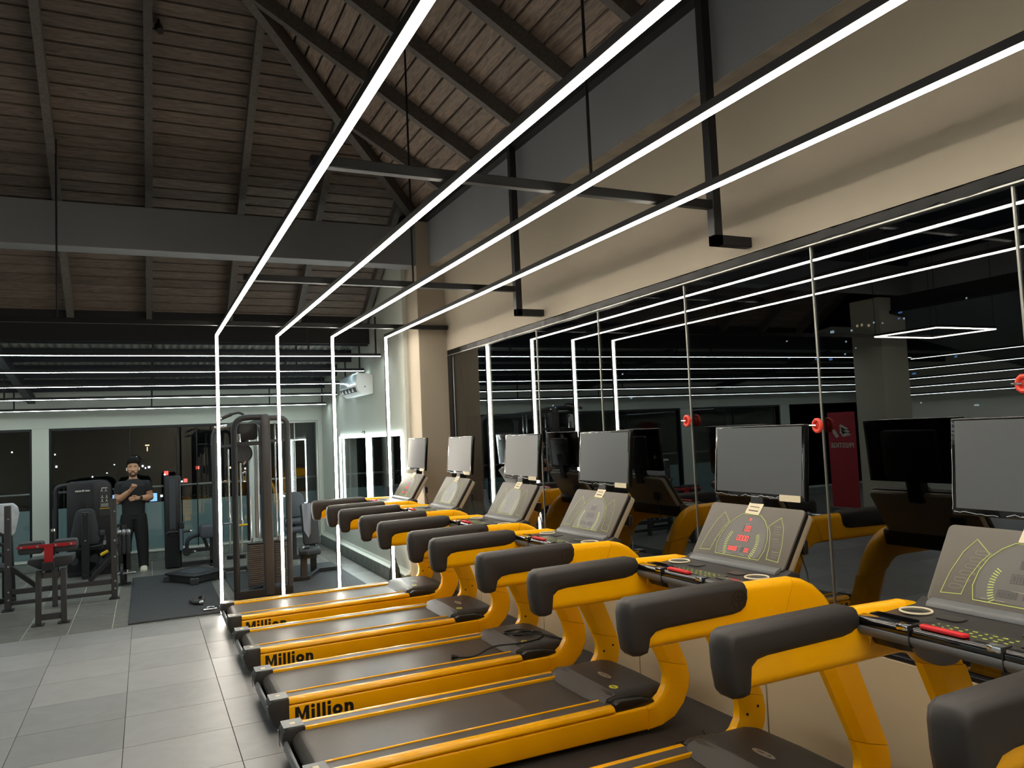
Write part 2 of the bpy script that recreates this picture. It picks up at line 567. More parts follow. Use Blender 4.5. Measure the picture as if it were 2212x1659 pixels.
wn5 = sroot('window_2', 'window in the side wall outlined by a glowing white light line')
for a, b in ((W5[0], 10.97), (11.0, W5[1])):
    mk('pane', 'pane_far', wn5, lambda bm, a=a, b=b: box(bm, XF + 0.012, XF + 0.02, a, b, W5[2], W5[3]))
LB = 0.019
def light_bar(parent, m, y0, y1, z0, z1):
    mk('light_bar', m, parent, lambda bm: box(bm, XF - 0.022, XF + 0.01, y0, y1, z0, z1), 0.003, 1)
wl = thing('window_light', 'glowing white light outline around the side wall window', 'light')
light_bar(wl, 'led_cool', W5[0] - 0.06, W5[1] + 0.06, W5[3] + 0.01, W5[3] + 0.01 + LB)
light_bar(wl, 'led_cool', W5[0] - 0.06, W5[1] + 0.06, W5[2] - 0.01 - LB, W5[2] - 0.01)
light_bar(wl, 'led_cool', W5[0] - 0.06, W5[0] - 0.06 + LB, W5[2] - 0.01, W5[3] + 0.01)
light_bar(wl, 'led_cool', W5[1] + 0.06 - LB, W5[1] + 0.06, W5[2] - 0.01, W5[3] + 0.01)
light_bar(wl, 'led_cool', 10.97, 10.97 + LB, W5[2] - 0.01, W5[3] + 0.01)
for q in wl.children:
    pass

# ------------------------------------------------------------------ structure: far wall
wf = sroot('wall_far', 'pale far wall with floor height windows')
mk('header', 'sage', wf, lambda bm: box(bm, XLL, XF, YF, YF + 0.2, 2.22, 3.4))
mk('curb', 'conc', wf, lambda bm: box(bm, XLL, XF - 0.08, YF - 0.03, YF + 0.25, 0, 0.15), 0.006, 1)
mk('sill', 'sage', wf, lambda bm: box(bm, XLL, XF - 0.08, YF - 0.04, YF + 0.22, 0.15, 0.172), 0.004, 1)
PIERS = [(-1.60, -1.37), (1.62, 1.76), (2.82, XF), (-4.6, -4.3), (-7.6, -7.3)]
for a, b in PIERS:
    mk('pier', 'sage', wf, lambda bm, a=a, b=b: box(bm, a, b, YF, YF + 0.2, 0.172, 2.22), 0.004, 1)
def far_window(n, a, b, muls, label, fm='dark_alu', t=0.035):
    r = sroot('window_%d' % n, label)
    xs = [a] + muls + [b]
    for p, q in zip(xs[:-1], xs[1:]):
        mk('pane', 'pane_far', r, lambda bm: box(bm, p + 0.006, q - 0.006, YF + 0.09, YF + 0.098, 0.19, 2.2))
    for p in muls:
        mk('mullion', fm, r, lambda bm: box(bm, p - 0.008, p + 0.008, YF + 0.075, YF + 0.115, 0.175, 2.2))
    for p, q in ((a, a + t), (b - t, b)):
        mk('jamb', fm, r, lambda bm: box(bm, p, q, YF + 0.02, YF + 0.14, 0.175, 2.217), 0.003, 1)
    mk('head', fm, r, lambda bm: box(bm, a, b, YF + 0.015, YF + 0.14, 2.18, 2.219), 0.003, 1)
    return r
far_window(3, -1.37, 1.62, [-0.23, 0.47, 0.79], 'wide dark far window behind the standing man')
far_window(4, 1.76, 2.82, [2.42], 'aluminium framed far door window in the corner', 'alum')
far_window(5, -4.3, -1.60, [-2.9], 'dark far window at the left edge of the picture')
far_window(6, -7.3, -4.6, [-5.9], 'dark far window in the left wing')

# ------------------------------------------------------------------ structure: the walls of the part out of view
wl_ = mk('wall_left', 'olive', None, lambda bm: box(bm, XLL - 0.2, XLL, YN, YF + 0.2, 0, 3.4)); struct(wl_)
wb_ = mk('wall_back', 'olive', None, lambda bm: box(bm, XLL, 3.5, YN - 0.2, YN, 0, 7.2)); struct(wb_)

# ------------------------------------------------------------------ structure: concrete beams and timber roof
ceil = sroot('ceiling', 'dark timber roof of planks on rafters')
mk('beam', 'greybeam', ceil, lambda bm: box(bm, XL - 0.2, 2.95, 8.67, 8.93, 3.885, 4.34), 0.006, 1)
mk('beam', 'greybeam', ceil, lambda bm: box(bm, XL - 0.22, XL, YN, 8.67, 3.885, 4.43), 0.006, 1)
mk('column', 'olive', ceil, lambda bm: box(bm, -5.4, -4.75, 9.1, 9.7, 0, 3.885), 0.006, 1)

SR, SE, ZE, XE = 0.60, 0.65, 4.5, 3.1
RD = 0.15          # rafter depth measured upright
RIDGE_X = -0.95
RIDGE_Z = ZE + SR * (XE - RIDGE_X)
def zr(x): return ZE + SR * (XE - x)
def ze(y): return 10.37 - SE * y
def zl(x): return ZE + SR * (x - XL)
def hip_x(y):   return XE - (ze(y) - ZE) / SR
def hip_xl(y):  return XL + (ze(y) - ZE) / SR
def hip_y(x):   return (10.37 - zr(x)) / SE
Y_APEX = (10.37 - RIDGE_Z) / SE
Y_EAVE = 10.72
PW = 0.118
y = Y_EAVE + 0.05
while y - PW > Y_APEX:
    ya, yb = y, y - PW + 0.017
    def rx(yy): return min(XF if yy > 9.15 else 3.4, hip_x(yy) + 0.0) if ze(yy) > ZE else XF
    def lx(yy): return max(hip_xl(yy), XL) if ze(yy) > ZE else XL
    def pl(bm):
        v = []
        for t in (0, 0.022):
            for (xx, yy) in ((lx(ya), ya), (rx(ya), ya), (rx(yb), yb), (lx(yb), yb)):
                v.append(bm.verts.new((xx, yy, ze(yy) + RD + t)))
        for f in ((0, 3, 2, 1), (4, 5, 6, 7), (0, 1, 5, 4), (1, 2, 6, 5), (2, 3, 7, 6), (3, 0, 4, 7)):
            bm.faces.new([v[i] for i in f])
    mk('plank', 'plank_shaded', ceil, pl)
    y -= PW
x = 3.3
PX = 0.1225
while x - PX > RIDGE_X:
    xa, xb = x, x - PX + 0.017
    def pl(bm):
        v = []
        for t in (0, 0.022):
            for (xx, yy) in ((xa, YN), (xa, hip_y(xa)), (xb, hip_y(xb)), (xb, YN)):
                v.append(bm.verts.new((xx, yy, zr(xx) + RD + t)))
        for f in ((0, 3, 2, 1), (4, 5, 6, 7), (0, 1, 5, 4), (1, 2, 6, 5), (2, 3, 7, 6), (3, 0, 4, 7)):
            bm.faces.new([v[i] for i in f])
    mk('plank', 'plank_lit', ceil, pl)
    x -= PX
def roof_quads(bm):
    q = lambda *p: bm.faces.new([bm.verts.new(a) for a in p])
    o = RD + 0.06
    q((3.6, YN, zr(3.6) + o), (3.6, hip_y(3.6), zr(3.6) + o), (RIDGE_X, Y_APEX, RIDGE_Z + o), (RIDGE_X, YN, RIDGE_Z + o))
    q((3.6, Y_EAVE + 0.1, ze(Y_EAVE + 0.1) + o), (XLL, Y_EAVE + 0.1, ze(Y_EAVE + 0.1) + o), (XL - 0.3, hip_y(3.4), zr(3.4) + o), (RIDGE_X, Y_APEX, RIDGE_Z + o), (3.6, hip_y(3.6), zr(3.6) + o))
    q((XL - 0.3, YN, zl(XL - 0.3) + o), (RIDGE_X, YN, RIDGE_Z + o), (RIDGE_X, Y_APEX, RIDGE_Z + o), (XL - 0.3, hip_y(3.4), zl(XL - 0.3) + o))
mk('roof_deck', 'frame_black', ceil, roof_quads)

def rafter(p0, p1, wd=0.075, dp=RD, name='rafter', m='rafter'):
    p0 = Vector(p0); p1 = Vector(p1)
    d = (p1 - p0).normalized()
    s = d.cross(Vector((0, 0, 1))).normalized() * (wd / 2)
    def fn(bm):
        up = Vector((0, 0, dp))
        v = [bm.verts.new(p) for p in (p0 - s, p0 + s, p1 + s, p1 - s, p0 - s + up, p0 + s + up, p1 + s + up, p1 - s + up)]
        for f in ((0, 3, 2, 1), (4, 5, 6, 7), (0, 1, 5, 4), (1, 2, 6, 5), (2, 3, 7, 6), (3, 0, 4, 7)):
            bm.faces.new([v[i] for i in f])
    return mk(name, m, ceil, fn)
for k in range(13):
    yy = 7.9 - 0.94 * k
    if yy < YN: break
    xt = max(hip_x(yy), RIDGE_X)
    rafter((3.28, yy, zr(3.28)), (xt, yy, zr(xt)))
for xx in (2.82, 1.9, 1.02, 0.07, -0.8, -1.72, -2.64, -3.56, -4.48):
    yt = hip_y(xx) if xx > RIDGE_X else (10.37 - zl(xx)) / SE
    rafter((xx, Y_EAVE, ze(Y_EAVE)), (xx, yt, ze(yt)))
rafter((3.2, hip_y(3.2), zr(3.2) - 0.02), (RIDGE_X, Y_APEX, RIDGE_Z - 0.02), 0.09, 0.2, 'hip_rafter')
rafter((RIDGE_X, Y_APEX, RIDGE_Z - 0.05), (RIDGE_X, YN, RIDGE_Z - 0.05), 0.09, 0.22, 'ridge_board')
mk('fascia', 'frame_black', ceil, lambda bm: box(bm, XLL, XF, Y_EAVE - 0.03, Y_EAVE + 0.03, 3.19, 3.58))

# lean-to roof over the far strip of the room
def zs(y): return 3.42 - 0.128 * (y - 10.4)
def corr(bm):
    x0, n, per, amp = -4.6, 620, 0.1, 0.014
    rows = []
    for yy in (10.76, 14.35):
        rows.append([bm.verts.new((x0 + i * 7.5 / n, yy, zs(yy) + amp * math.sin(2 * math.pi * i * 7.5 / n / per))) for i in range(n + 1)])
    for i in range(n):
        bm.faces.new([rows[0][i], rows[0][i + 1], rows[1][i + 1], rows[1][i]])
mk('roof_sheet', 'sheet', ceil, corr)
mk('roof_sheet', 'sheet', ceil, lambda bm: loft(bm, [[(XLL, 10.0, zs(10) + 0.02), (-4.6, 10.0, zs(10) + 0.02), (-4.6, 10.0, zs(10) + 0.03), (XLL, 10.0, zs(10) + 0.03)], [(XLL, 14.35, zs(14.35) + 0.02), (-4.6, 14.35, zs(14.35) + 0.02), (-4.6, 14.35, zs(14.35) + 0.03), (XLL, 14.35, zs(14.35) + 0.03)]]))
for yy in (10.8, 11.8, 12.8, 13.83):
    mk('purlin', 'purlin', ceil, lambda bm: box(bm, XLL, XF, yy - 0.03, yy + 0.03, zs(yy) - 0.2, zs(yy) - 0.015))
for xx in (-1.6, -5.4):
    rafter((xx, 10.8, zs(10.8) - 0.33), (xx, 14.1, zs(14.1) - 0.33), 0.1, 0.12, 'lean_to_rafter', 'purlin')
# left wing roof, out of view except in the glass
mk('wing_roof', 'purlin', ceil, lambda bm: loft(bm, [[(XLL, YN, 2.75), (XL, YN, 3.6), (XL, YN, 3.65), (XLL, YN, 2.8)], [(XLL, 10.0, 2.75), (XL, 10.0, 3.6), (XL, 10.0, 3.65), (XLL, 10.0, 2.8)]]))
mk('wing_wall', 'frame_black', ceil, lambda bm: box(bm, XL - 0.2, XL - 0.05, YN, 10.0, 3.6, 3.9))

# ------------------------------------------------------------------ light lines
def led_run(name, label, m, path, group, width=0.030, down=(0, 0, -1)):
    """Black channel with a glowing diffuser; path is a list of (p0, p1, outward) straight runs."""
    t = thing(name, label, 'light', path[0][0], 0, group)
    o = Vector(path[0][0])
    for p0, p1, out in path:
        p0 = Vector(p0) - o; p1 = Vector(p1) - o; out = Vector(out).normalized()
        d = (p1 - p0).normalized()
        s = d.cross(out).normalized()
        def bar(bm, a, b, hw, lo, hi):
            v = []
            for p in (a, b):
                for q in (s * hw + out * lo, s * hw + out * hi, -s * hw + out * hi, -s * hw + out * lo):
                    v.append(bm.verts.new(p + q))
            for f in ((0, 1, 2, 3), (7, 6, 5, 4), (0, 4, 5, 1), (1, 5, 6, 2), (2, 6, 7, 3), (3, 7, 4, 0)):
                bm.faces.new([v[i] for i in f])
        mk('channel', 'frame_black', t, lambda bm: bar(bm, p0, p1, width / 2 + 0.004, -0.035, 0.0))
        mk('diffuser', m, t, lambda bm: bar(bm, p0, p1, width / 2, 0.0, 0.009 if m == 'led_warm' else 0.003))
    return t
NLAB = ['leftmost warm white light line that runs overhead and drops to the floor',
        'second warm white light line from the left, dropping to the floor',
        'third warm white light line from the left, dropping behind the treadmill',
        'rightmost warm white light line nearest the window wall']
for X, lb in zip((0.73, 1.38, 2.01, 2.66), NLAB):
    led_run('light_line', lb, 'led_warm', [((X, YN + 0.5, 3.065), (X, 9.055, 3.065), (0, 0, -1)), ((X, 9.055, 3.065), (X, 9.055, 0.02), (0, -1, 0))], 'warm light lines over the treadmills')
FL = ['cool white light line highest and nearest under the lean-to roof', 'second cool white light line under the lean-to roof',
      'third cool white light line, ending at the air conditioner', 'fourth cool white light line under the lean-to roof', 'lowest cool white light line right above the far windows']
for i in range(5):
    yy = 9.94 + 0.88 * i
    zz = 2.93 - 0.13 * (yy - 9.94)
    t = led_run('light_line', FL[i], 'led_cool', [((-6.6 - 0.72 * i, yy, zz), (2.84, yy, zz), (0, 0, -1))], 'cool light lines of the lean-to', 0.03)
    for xx in (-1.75, 0.1, 1.9, 2.78):
        mk('hanger', 'frame_black', t, lambda bm: box(bm, xx + 6.6 + 0.72 * i - 0.01, xx + 6.6 + 0.72 * i + 0.01, -0.008, 0.008, 0.03, zs(yy) - zz - 0.02))
WING = ['nearest', 'second', 'middle', 'fourth', 'outermost']
for i in range(5):
    xx = -6.6 - 0.72 * i
    led_run('light_line', WING[i] + ' cool light line of the left wing, mirrored in the window glass', 'led_wing', [((xx, YN + 0.5, 2.9 - 0.152 * i), (xx, 9.94 + 0.88 * i, 2.9 - 0.152 * i), (0, 0, -1))], 'mirrored left wing light lines', 0.03)
pend = thing('pendant_light', 'slim rectangular light ring mirrored in the window glass', 'light', (-4.1, 7.65, 3.06))
for a in ((-0.66, 0.66, -0.52, -0.502), (-0.66, 0.66, 0.502, 0.52), (-0.66, -0.642, -0.502, 0.502), (0.642, 0.66, -0.502, 0.502)):
    mk('light_bar', 'led_warm', pend, lambda bm: box(bm, *a, -0.015, 0.0))
    mk('channel', 'frame_black', pend, lambda bm: box(bm, *a, 0.0, 0.03))
for sx in (-0.645, 0.645):
    for sy in (-0.505, 0.505):
        mk('wire', 'frame_black', pend, lambda bm: box(bm, sx - 0.003, sx + 0.003, sy - 0.003, sy + 0.003, 0.03, 1.6))

# black steel carriers of the warm lines
SL = ['black steel hanging frame over the nearest treadmills', 'black steel hanging frame over the middle treadmills', 'long black steel bar across the room beside the column', 'black steel hanging frame behind the camera']
for k, yy in enumerate((3.5, 6.17, 8.6, 0.83)):
    t = thing('steel_frame', SL[k], 'steel frame', (0, yy, 3.1), 0, 'steel carriers of the light lines')
    tie = (XL + 0.05, XR - 0.003) if k == 2 else (0.70, 3.08)
    if k == 2: tie = (XL + 0.05, 3.29)
    mk('tie_bar', 'frame_black', t, lambda bm: box(bm, tie[0], tie[1], -0.025, 0.025, 0.005, 0.055), 0.003, 1)
    if k != 2:
        mk('drop_post', 'frame_black', t, lambda bm: box(bm, 3.02, 3.08, -0.03, 0.03, -0.21, 1.36), 0.003, 1)
        mk('wall_arm', 'frame_black', t, lambda bm: box(bm, 3.02, XR, -0.03, 0.03, -0.21, -0.15), 0.003, 1)
    rx_ = {0: 2.21, 1: 2.07, 2: -0.76, 3: 2.2}[k]
    ry_ = (ze(yy) if ze(yy) < zr(rx_) else zr(rx_)) + RD - 3.1
    mk('hanging_rod', 'black_metal', t, lambda bm: cyl(bm, (rx_, 0, 0.05), (rx_, 0, ry_), 0.009, 8))

# ------------------------------------------------------------------ treadmills
def rr_ring(I, O, y0, y1, r, n=3):
    """Rounded rectangular cross-section between an inner and an outer profile point, from y0 to y1."""
    I = Vector((I[0], 0, I[1])); O = Vector((O[0], 0, O[1]))
    e = (O - I); L = e.length; e.normalize()
    r = min(r, L * 0.48, abs(y1 - y0) * 0.48)
    return [I + e * u + Vector((0, v, 0)) for u, v in rrect(0, L, y0, y1, r, n)]

DECK = [((.12, .163), (.12, .04)), ((2.02, .163), (2.02, .028))]
ELBOW = [((2.02, .163), (2.02, .028)), ((2.085, .175), (2.12, .036)), ((2.135, .21), (2.22, .072)), ((2.168, .26), (2.292, .14)), ((2.176, .32), (2.335, .22)), ((2.163, .37), (2.347, .29)), ((2.145, .41), (2.337, .36))]
LEG = [((2.145, .41), (2.337, .36)), ((1.905, .93), (2.122, .895))]
SHOULDER = [((1.905, .93), (2.122, .895)), ((1.868, .962), (2.072, .995)), ((1.835, .978), (2.02, 1.07)), ((1.80, .985), (1.955, 1.126)), ((1.775, .986), (1.895, 1.155)), ((1.75, .986), (1.83, 1.170))]
ARM = [((1.75, .986), (1.83, 1.170)), ((1.55, .985), (1.57, 1.176)), ((1.02, .985), (1.02, 1.172))]
GRIP = [(1.058, .972), (1.03, .966), (.995, .970), (.978, .988), (.966, 1.06), (.964, 1.13), (.974, 1.168), (1.0, 1.184), (1.3, 1.188), (1.53, 1.189), (1.557, 1.182), (1.571, 1.155), (1.570, 1.115), (1.556, 1.08), (1.525, 1.060), (1.48, 1.053), (1.14, 1.046), (1.098, 1.040), (1.075, 1.022), (1.068, .995)]

PE2 = Vector((0.165, 0, 0.262)).normalized()
P_M = basis((1.876, 0, 1.172), (0, -1, 0), PE2)           # console face: u right, v up, w towards the runner
M_M = basis((2.048, 0, 1.468), (0, -1, 0), Vector((0.03, 0, 0.355)))

def leg_ring(I, O, y0, y1, k, c=.010):
    """Cross-section whose two rear corners are cut by a wide bevel (k from 0 to 1)."""
    I = Vector((I[0], 0, I[1])); O = Vector((O[0], 0, O[1]))
    e = (O - I); L = e.length; e.normalize()
    cu, cv = c + (.055 - c) * k, c + (.026 - c) * k
    P = [(L - c, y0), (L, y0 + c), (L, y1 - c), (L - c, y1), (cu, y1), (0, y1 - cv), (0, y0 + cv), (cu, y0)]
    return [I + e * u + Vector((0, v, 0)) for u, v in P]

def offset_poly(pts, d):
    out = []
    n = len(pts)
    for i in range(n):
        a = Vector(pts[i - 1]); p = Vector(pts[i]); b = Vector(pts[(i + 1) % n])
        e1 = (p - a).normalized(); e2 = (b - p).normalized()
        nrm = Vector((-(e1.y + e2.y), e1.x + e2.x))
        if nrm.length < 1e-6: nrm = Vector((-e1.y, e1.x))
        nrm.normalize()
        out.append((p.x + nrm.x * d, p.y + nrm.y * d))
    return out

def grip_loft(bm, ya, yb, outer):
    """Soft grip: rounded outline, its lower edge higher on the side of the runner."""
    r = .027
    lv = [(ya, r), (ya + .004, r * .6), (ya + .012, r * .28), (ya + .024, r * .07), (ya + r, 0), ((ya + yb) / 2, 0), (yb - r, 0), (yb - .024, r * .07), (yb - .012, r * .28), (yb - .004, r * .6), (yb, r)]
    area = sum(GRIP[i - 1][0] * GRIP[i][1] - GRIP[i][0] * GRIP[i - 1][1] for i in range(len(GRIP)))
    sg = 1 if area > 0 else -1
    rings = []
    for yy, d in lv:
        t = (yy - ya) / (yb - ya)
        if outer < 0: t = t
        else: t = 1 - t
        g = [(x, z + (.040 * t * max(0.0, min(1.0, (1.13 - z) / .06)) if x > 1.07 else 0)) for x, z in GRIP]
        rings.append([(x, yy, z) for x, z in offset_poly(g, d * sg)])
    loft(bm, rings)

def polyline_on(bm, pts, wdt, M4, closed=True, w0=0.0, w1=0.0012):
    """Flat printed line on a face: one ribbon quad per segment."""
    n = len(pts)
    for i in range(n if closed else n - 1):
        a = Vector((*pts[i], 0)); b = Vector((*pts[(i + 1) % n], 0))
        d = (b - a).normalized(); s = Vector((-d.y, d.x, 0)) * wdt / 2
        a = a - d * wdt / 2; b = b + d * wdt / 2
        q = [a - s, b - s, b + s, a + s]
        bm.faces.new([bm.verts.new(M4 @ Vector((p.x, p.y, w1))) for p in q])

def seg_digit(bm, ch, u, v, h, M4, th=0.0028):
    w = h * 0.5
    S = {'a': ((u, v + h), (u + w, v + h)), 'g': ((u, v + h / 2), (u + w, v + h / 2)), 'd': ((u, v), (u + w, v)), 'f': ((u, v + h / 2), (u, v + h)), 'b': ((u + w, v + h / 2), (u + w, v + h)), 'e': ((u, v), (u, v + h / 2)), 'c': ((u + w, v), (u + w, v + h / 2))}
    for s in {'0': 'abcdef', '8': 'abcdefg'}[ch]:
        polyline_on(bm, S[s], th, M4, False, w1=0.0022)

def make_treadmill():
    R = thing('treadmill', '', 'treadmill')
    for s in (-1, 1):
        a, b = (-.42, -.335) if s < 0 else (.335, .42)
        mk('side_beam', 'yellow', R, lambda bm: loft(bm, [rr_ring(*p, a, b, .012) for p in DECK]))
        mk('edge_trim', 'yellow', R, lambda bm: prism(bm, [(s * .362, .168), (s * .418, .168), (s * .421, .180), (s * .412, .196), (s * .394, .204), (s * .362, .204)], 'x', .13, 1.80), 0.004, 2)
        mk('foot_strip', 'strip', R, lambda bm: box(bm, .13, 1.83, min(s * .278, s * .366), max(s * .278, s * .366), .12, .2025), 0.003, 1)
        mk('inner_trim', 'yellow', R, lambda bm: prism(bm, [(s * .262, .19), (s * .280, .19), (s * .280, .207), (s * .273, .211), (s * .264, .206)], 'x', .13, 1.80))
        a, b = (-.432, -.348) if s < 0 else (.348, .432)
        el = mk('elbow', 'yellow', R, lambda bm: loft(bm, [leg_ring(*p, a, b, i / (len(ELBOW) - 1)) for i, p in enumerate(ELBOW)]), angle=35)
        for bx, bz in ((2.21, .285), (2.285, .315)):
            yy = .348 * s
            mk('bolt', 'plastic_dk', el, lambda bm: cyl(bm, (bx, yy - .002 * s, bz), (bx, yy + .004 * s, bz), .008, 8))
        mk('upright', 'yellow', R, lambda bm: loft(bm, [leg_ring((p[0][0], p[0][1] + (.003 if i == 0 else -.003)), (p[1][0], p[1][1] + (.003 if i == 0 else -.003)), a, b, 1.0) for i, p in enumerate(LEG)]), angle=30)
        mk('shoulder', 'yellow', R, lambda bm: loft(bm, [rr_ring(*p, a, b, .034, 4) for p in SHOULDER]), angle=50)
        mk('handrail', 'yellow', R, lambda bm: loft(bm, [rr_ring((p[0][0] - (.003 if i == 0 else 0), p[0][1]), (p[1][0] - (.003 if i == 0 else 0), p[1][1]), a, b, .036, 4) for i, p in enumerate(ARM)]), angle=50)
        g = mk('grip', 'foam', R, lambda bm: grip_loft(bm, a - .014, b + .014, s), angle=70)
        # round emblem pressed into the outer side of the grip
        ye = (b + .0145) if s > 0 else (a - .0145)
        EM = basis((1.505, ye, 1.122), (-s, 0, 0), (0, 0, 1)) if s > 0 else basis((1.505, ye, 1.122), (1, 0, 0), (0, 0, 1))
        def emblem(bm):
            ring = [(.036 * math.cos(t * math.pi / 10), .036 * math.sin(t * math.pi / 10)) for t in range(20)]
            polyline_on(bm, ring, .006, EM)
            polyline_on(bm, [(0, -.034), (0, .034)], .0055, EM, False)
            polyline_on(bm, [(-.002, .012), (-.018, .012), (-.024, .004), (-.018, -.004), (.018, -.004), (.024, .004), (.018, .012), (.008, .012)], .0055, EM, False)
        mk('emblem', 'plastic_dk', g, emblem)
        # crisp folds where the console meets the arm
        yi = -s * .003 + (a if s > 0 else b)
        def folds(bm):
            for k in range(4):
                x0 = 1.60 + .05 * k
                t = [(x0, 1.118 - .012 * k), (x0 + .05, 1.112 - .012 * k), (x0 + .012, 1.03)]
                vs = [bm.verts.new((p[0], yi + .004 * s, p[1])) for p in t]
                ap = bm.verts.new((x0 + .016, yi - .006 * s, 1.09 - .01 * k))
                for i in range(3):
                    bm.faces.new([vs[i], vs[(i + 1) % 3], ap])
        f = mk('fold_relief', 'yellow', R, folds, angle=10)
        f['kind'] = 'stuff'
        # rear corner caps
        c = mk('rear_cap', 'plastic', R, lambda bm: prism(bm, [(0.012, .10), (0.0, .15), (0.006, .19), (.03, .213), (.13, .213), (.13, .038), (.075, .03), (.035, .055)], 'y', min(s * .275, s * .428), max(s * .275, s * .428)), 0.010, 2)
        mk('cap_plate', 'plastic_lt', c, lambda bm: prism(bm, rrect(.012, .128, min(s * .284, s * .418), max(s * .284, s * .418), .006), 'z', .212, .2155))
        mk('cap_emblem', 'paper', c, lambda bm: prism(bm, rrect(.055, .085, min(s * .325, s * .365), max(s * .325, s * .365), .003), 'z', .2155, .2162))
        mk('cap_label', 'plastic_lt', c, lambda bm: loft(bm, [[(.004, s * .375, .085), (.004, s * .405, .085), (-.001, s * .41, .175), (-.001, s * .38, .175)], [(.001, s * .375, .085), (.001, s * .405, .085), (-.004, s * .41, .175), (-.004, s * .38, .175)]]))
        mk('foot', 'plastic_dk', R, lambda bm: cyl(bm, (1.75, s * .34, .002), (1.75, s * .34, .05), .03, 12))
        mk('foot', 'plastic_dk', R, lambda bm: cyl(bm, (.22, s * .34, 0), (.22, s * .34, .06), .025, 12))
    for body, s in (('Million', -1), ('Million', 1)):
        me = TXT
        o = link('lettering', me, 'plastic_dk', R)
        if s < 0:
            place(o, (.165, -.4205, .052), (1, 0, 0), (0, 0, 1))
        else:
            place(o, (.60, .4205, .052), (-1, 0, 0), (0, 0, 1))
    mk('deck', 'plastic_dk', R, lambda bm: box(bm, .10, 2.05, -.336, .336, .045, .15))
    bp = [(1.84, .193), (.115, .193)] + [(.115 - .062 * math.sin(t * math.pi / 8), .131 + .062 * math.cos(t * math.pi / 8)) for t in range(1, 8)] + [(.115, .069), (1.84, .069)]
    mk('belt', 'belt', R, lambda bm: prism(bm, bp, 'y', -.258, .258), angle=30)
    mk('rear_guard', 'plastic_lt', R, lambda bm: prism(bm, [(.034, .042), (.006, .10), (.010, .145), (.028, .148), (.045, .10), (.06, .07), (.10, .06), (.10, .035), (.06, .033)], 'y', -.276, .276), 0.004, 1)
    mk('guard_label', 'paper', R, lambda bm: loft(bm, [[(.0235, .02, .062), (.0235, -.03, .062), (.0135, -.03, .085), (.0135, .02, .085)], [(.022, .02, .062), (.022, -.03, .062), (.012, -.03, .085), (.012, .02, .085)]]))
    # motor hood
    def hood(bm):
        rings = []
        for yy, k in ((-.345, 0.25), (-.338, .62), (-.32, .88), (-.28, 1), (0, 1), (.28, 1), (.32, .88), (.338, .62), (.345, 0.25)):
            q = abs(yy) / .345
            xf = 2.24 - .035 * q ** 6
            h = .20 + .048 * k
            rings.append([(1.80, yy, .15), (1.80, yy, .202 + .02 * k), (1.84, yy, h - .004), (1.90, yy, h), (2.08, yy, h), (xf - .06, yy, h - .002), (xf - .012, yy, h - .014), (xf, yy, h - .035), (xf - .01, yy, .15)])
        loft(bm, rings)
    mk('motor_hood', 'plastic', R, hood, angle=35)
    def lip(bm):
        rings = []
        for i in range(13):
            yy = -.33 + .66 * i / 12
            q = (abs(yy) / .33) ** 4
            x0 = 1.735 - .0 * q; x1 = 1.86
            top = .252 - .012 * q
            rings.append([(x0 + .045 * q, yy, .196), (x0 + .03 + .03 * q, yy, .205 + .02 * q), (x0 + .08, yy, .236 - .006 * q), (x1, yy, top), (x1, yy, .19)])
        loft(bm, rings)
    mk('hood_lip', 'lip', R, lip, angle=45)
    for s in (-1, 1):
        mk('hood_flank', 'plastic_dk', R, lambda bm: prism(bm, [(1.82, .15), (1.815, .205), (1.85, .222), (2.0, .215), (2.09, .19), (2.10, .165)], 'y', min(s * .33, s * .40), max(s * .33, s * .40)), 0.008, 2)
    def ell(cx, cy, rx, ry, n=20):
        return [(cx + rx * math.cos(2 * math.pi * k / n), cy + ry * math.sin(2 * math.pi * k / n)) for k in range(n)]
    bd = mk('hood_badge', 'silver', R, lambda bm: prism(bm, ell(1.99, 0.0, .022, .075), 'z', .2475, .2500))
    def badge_marks(bm):
        rnd = random.Random(2)
        for k in range(9):
            y0 = -.045 + .010 * k
            if k == 3: continue
            box(bm, 1.985, 1.985 + rnd.uniform(.006, .012), y0, y0 + .006, .2500, .2506)
    mk('badge_marks', 'plastic_dk', bd, badge_marks)['kind'] = 'stuff'
    sk = mk('warning_sticker', 'stickery', R, lambda bm: prism(bm, ell(1.915, -.225, .026, .034), 'z', .2455, .2485))
    def sk_marks(bm):
        for k in range(3):
            box(bm, 1.903 + k * .008, 1.907 + k * .008, -.245, -.205, .2485, .2490)
    mk('sticker_marks', 'plastic_dk', sk, sk_marks)['kind'] = 'stuff'

    # console tray between the arms
    mk('tray', 'plastic', R, lambda bm: prism(bm, [(1.59, 1.095), (1.575, 1.148), (1.60, 1.156), (1.70, 1.150), (1.86, 1.158), (1.90, 1.18), (1.95, 1.16), (1.93, 1.07), (1.75, 1.05)], 'y', -.352, .352), 0.006, 2)
    mk('tray_bar', 'gloss_black', R, lambda bm: prism(bm, [(1.556, 1.128), (1.557, 1.146), (1.566, 1.156), (1.60, 1.160), (1.60, 1.128)], 'y', -.356, .356), 0.004, 2)
    mk('tray_rail', 'plastic_lt', R, lambda bm: prism(bm, [(1.552, 1.126), (1.553, 1.108), (1.565, 1.092), (1.60, 1.088), (1.60, 1.127)], 'y', -.356, .356), 0.005, 2)
    for yy in (.17, -.135):
        mk('pulse_pad', 'chrome', R, lambda bm: box(bm, 1.5525, 1.585, yy - .022, yy + .022, 1.142, 1.1625), 0.004, 2)
        mk('bar_joint', 'plastic_dk', R, lambda bm: box(bm, 1.5505, 1.60, yy - .027, yy - .024, 1.09, 1.1615))
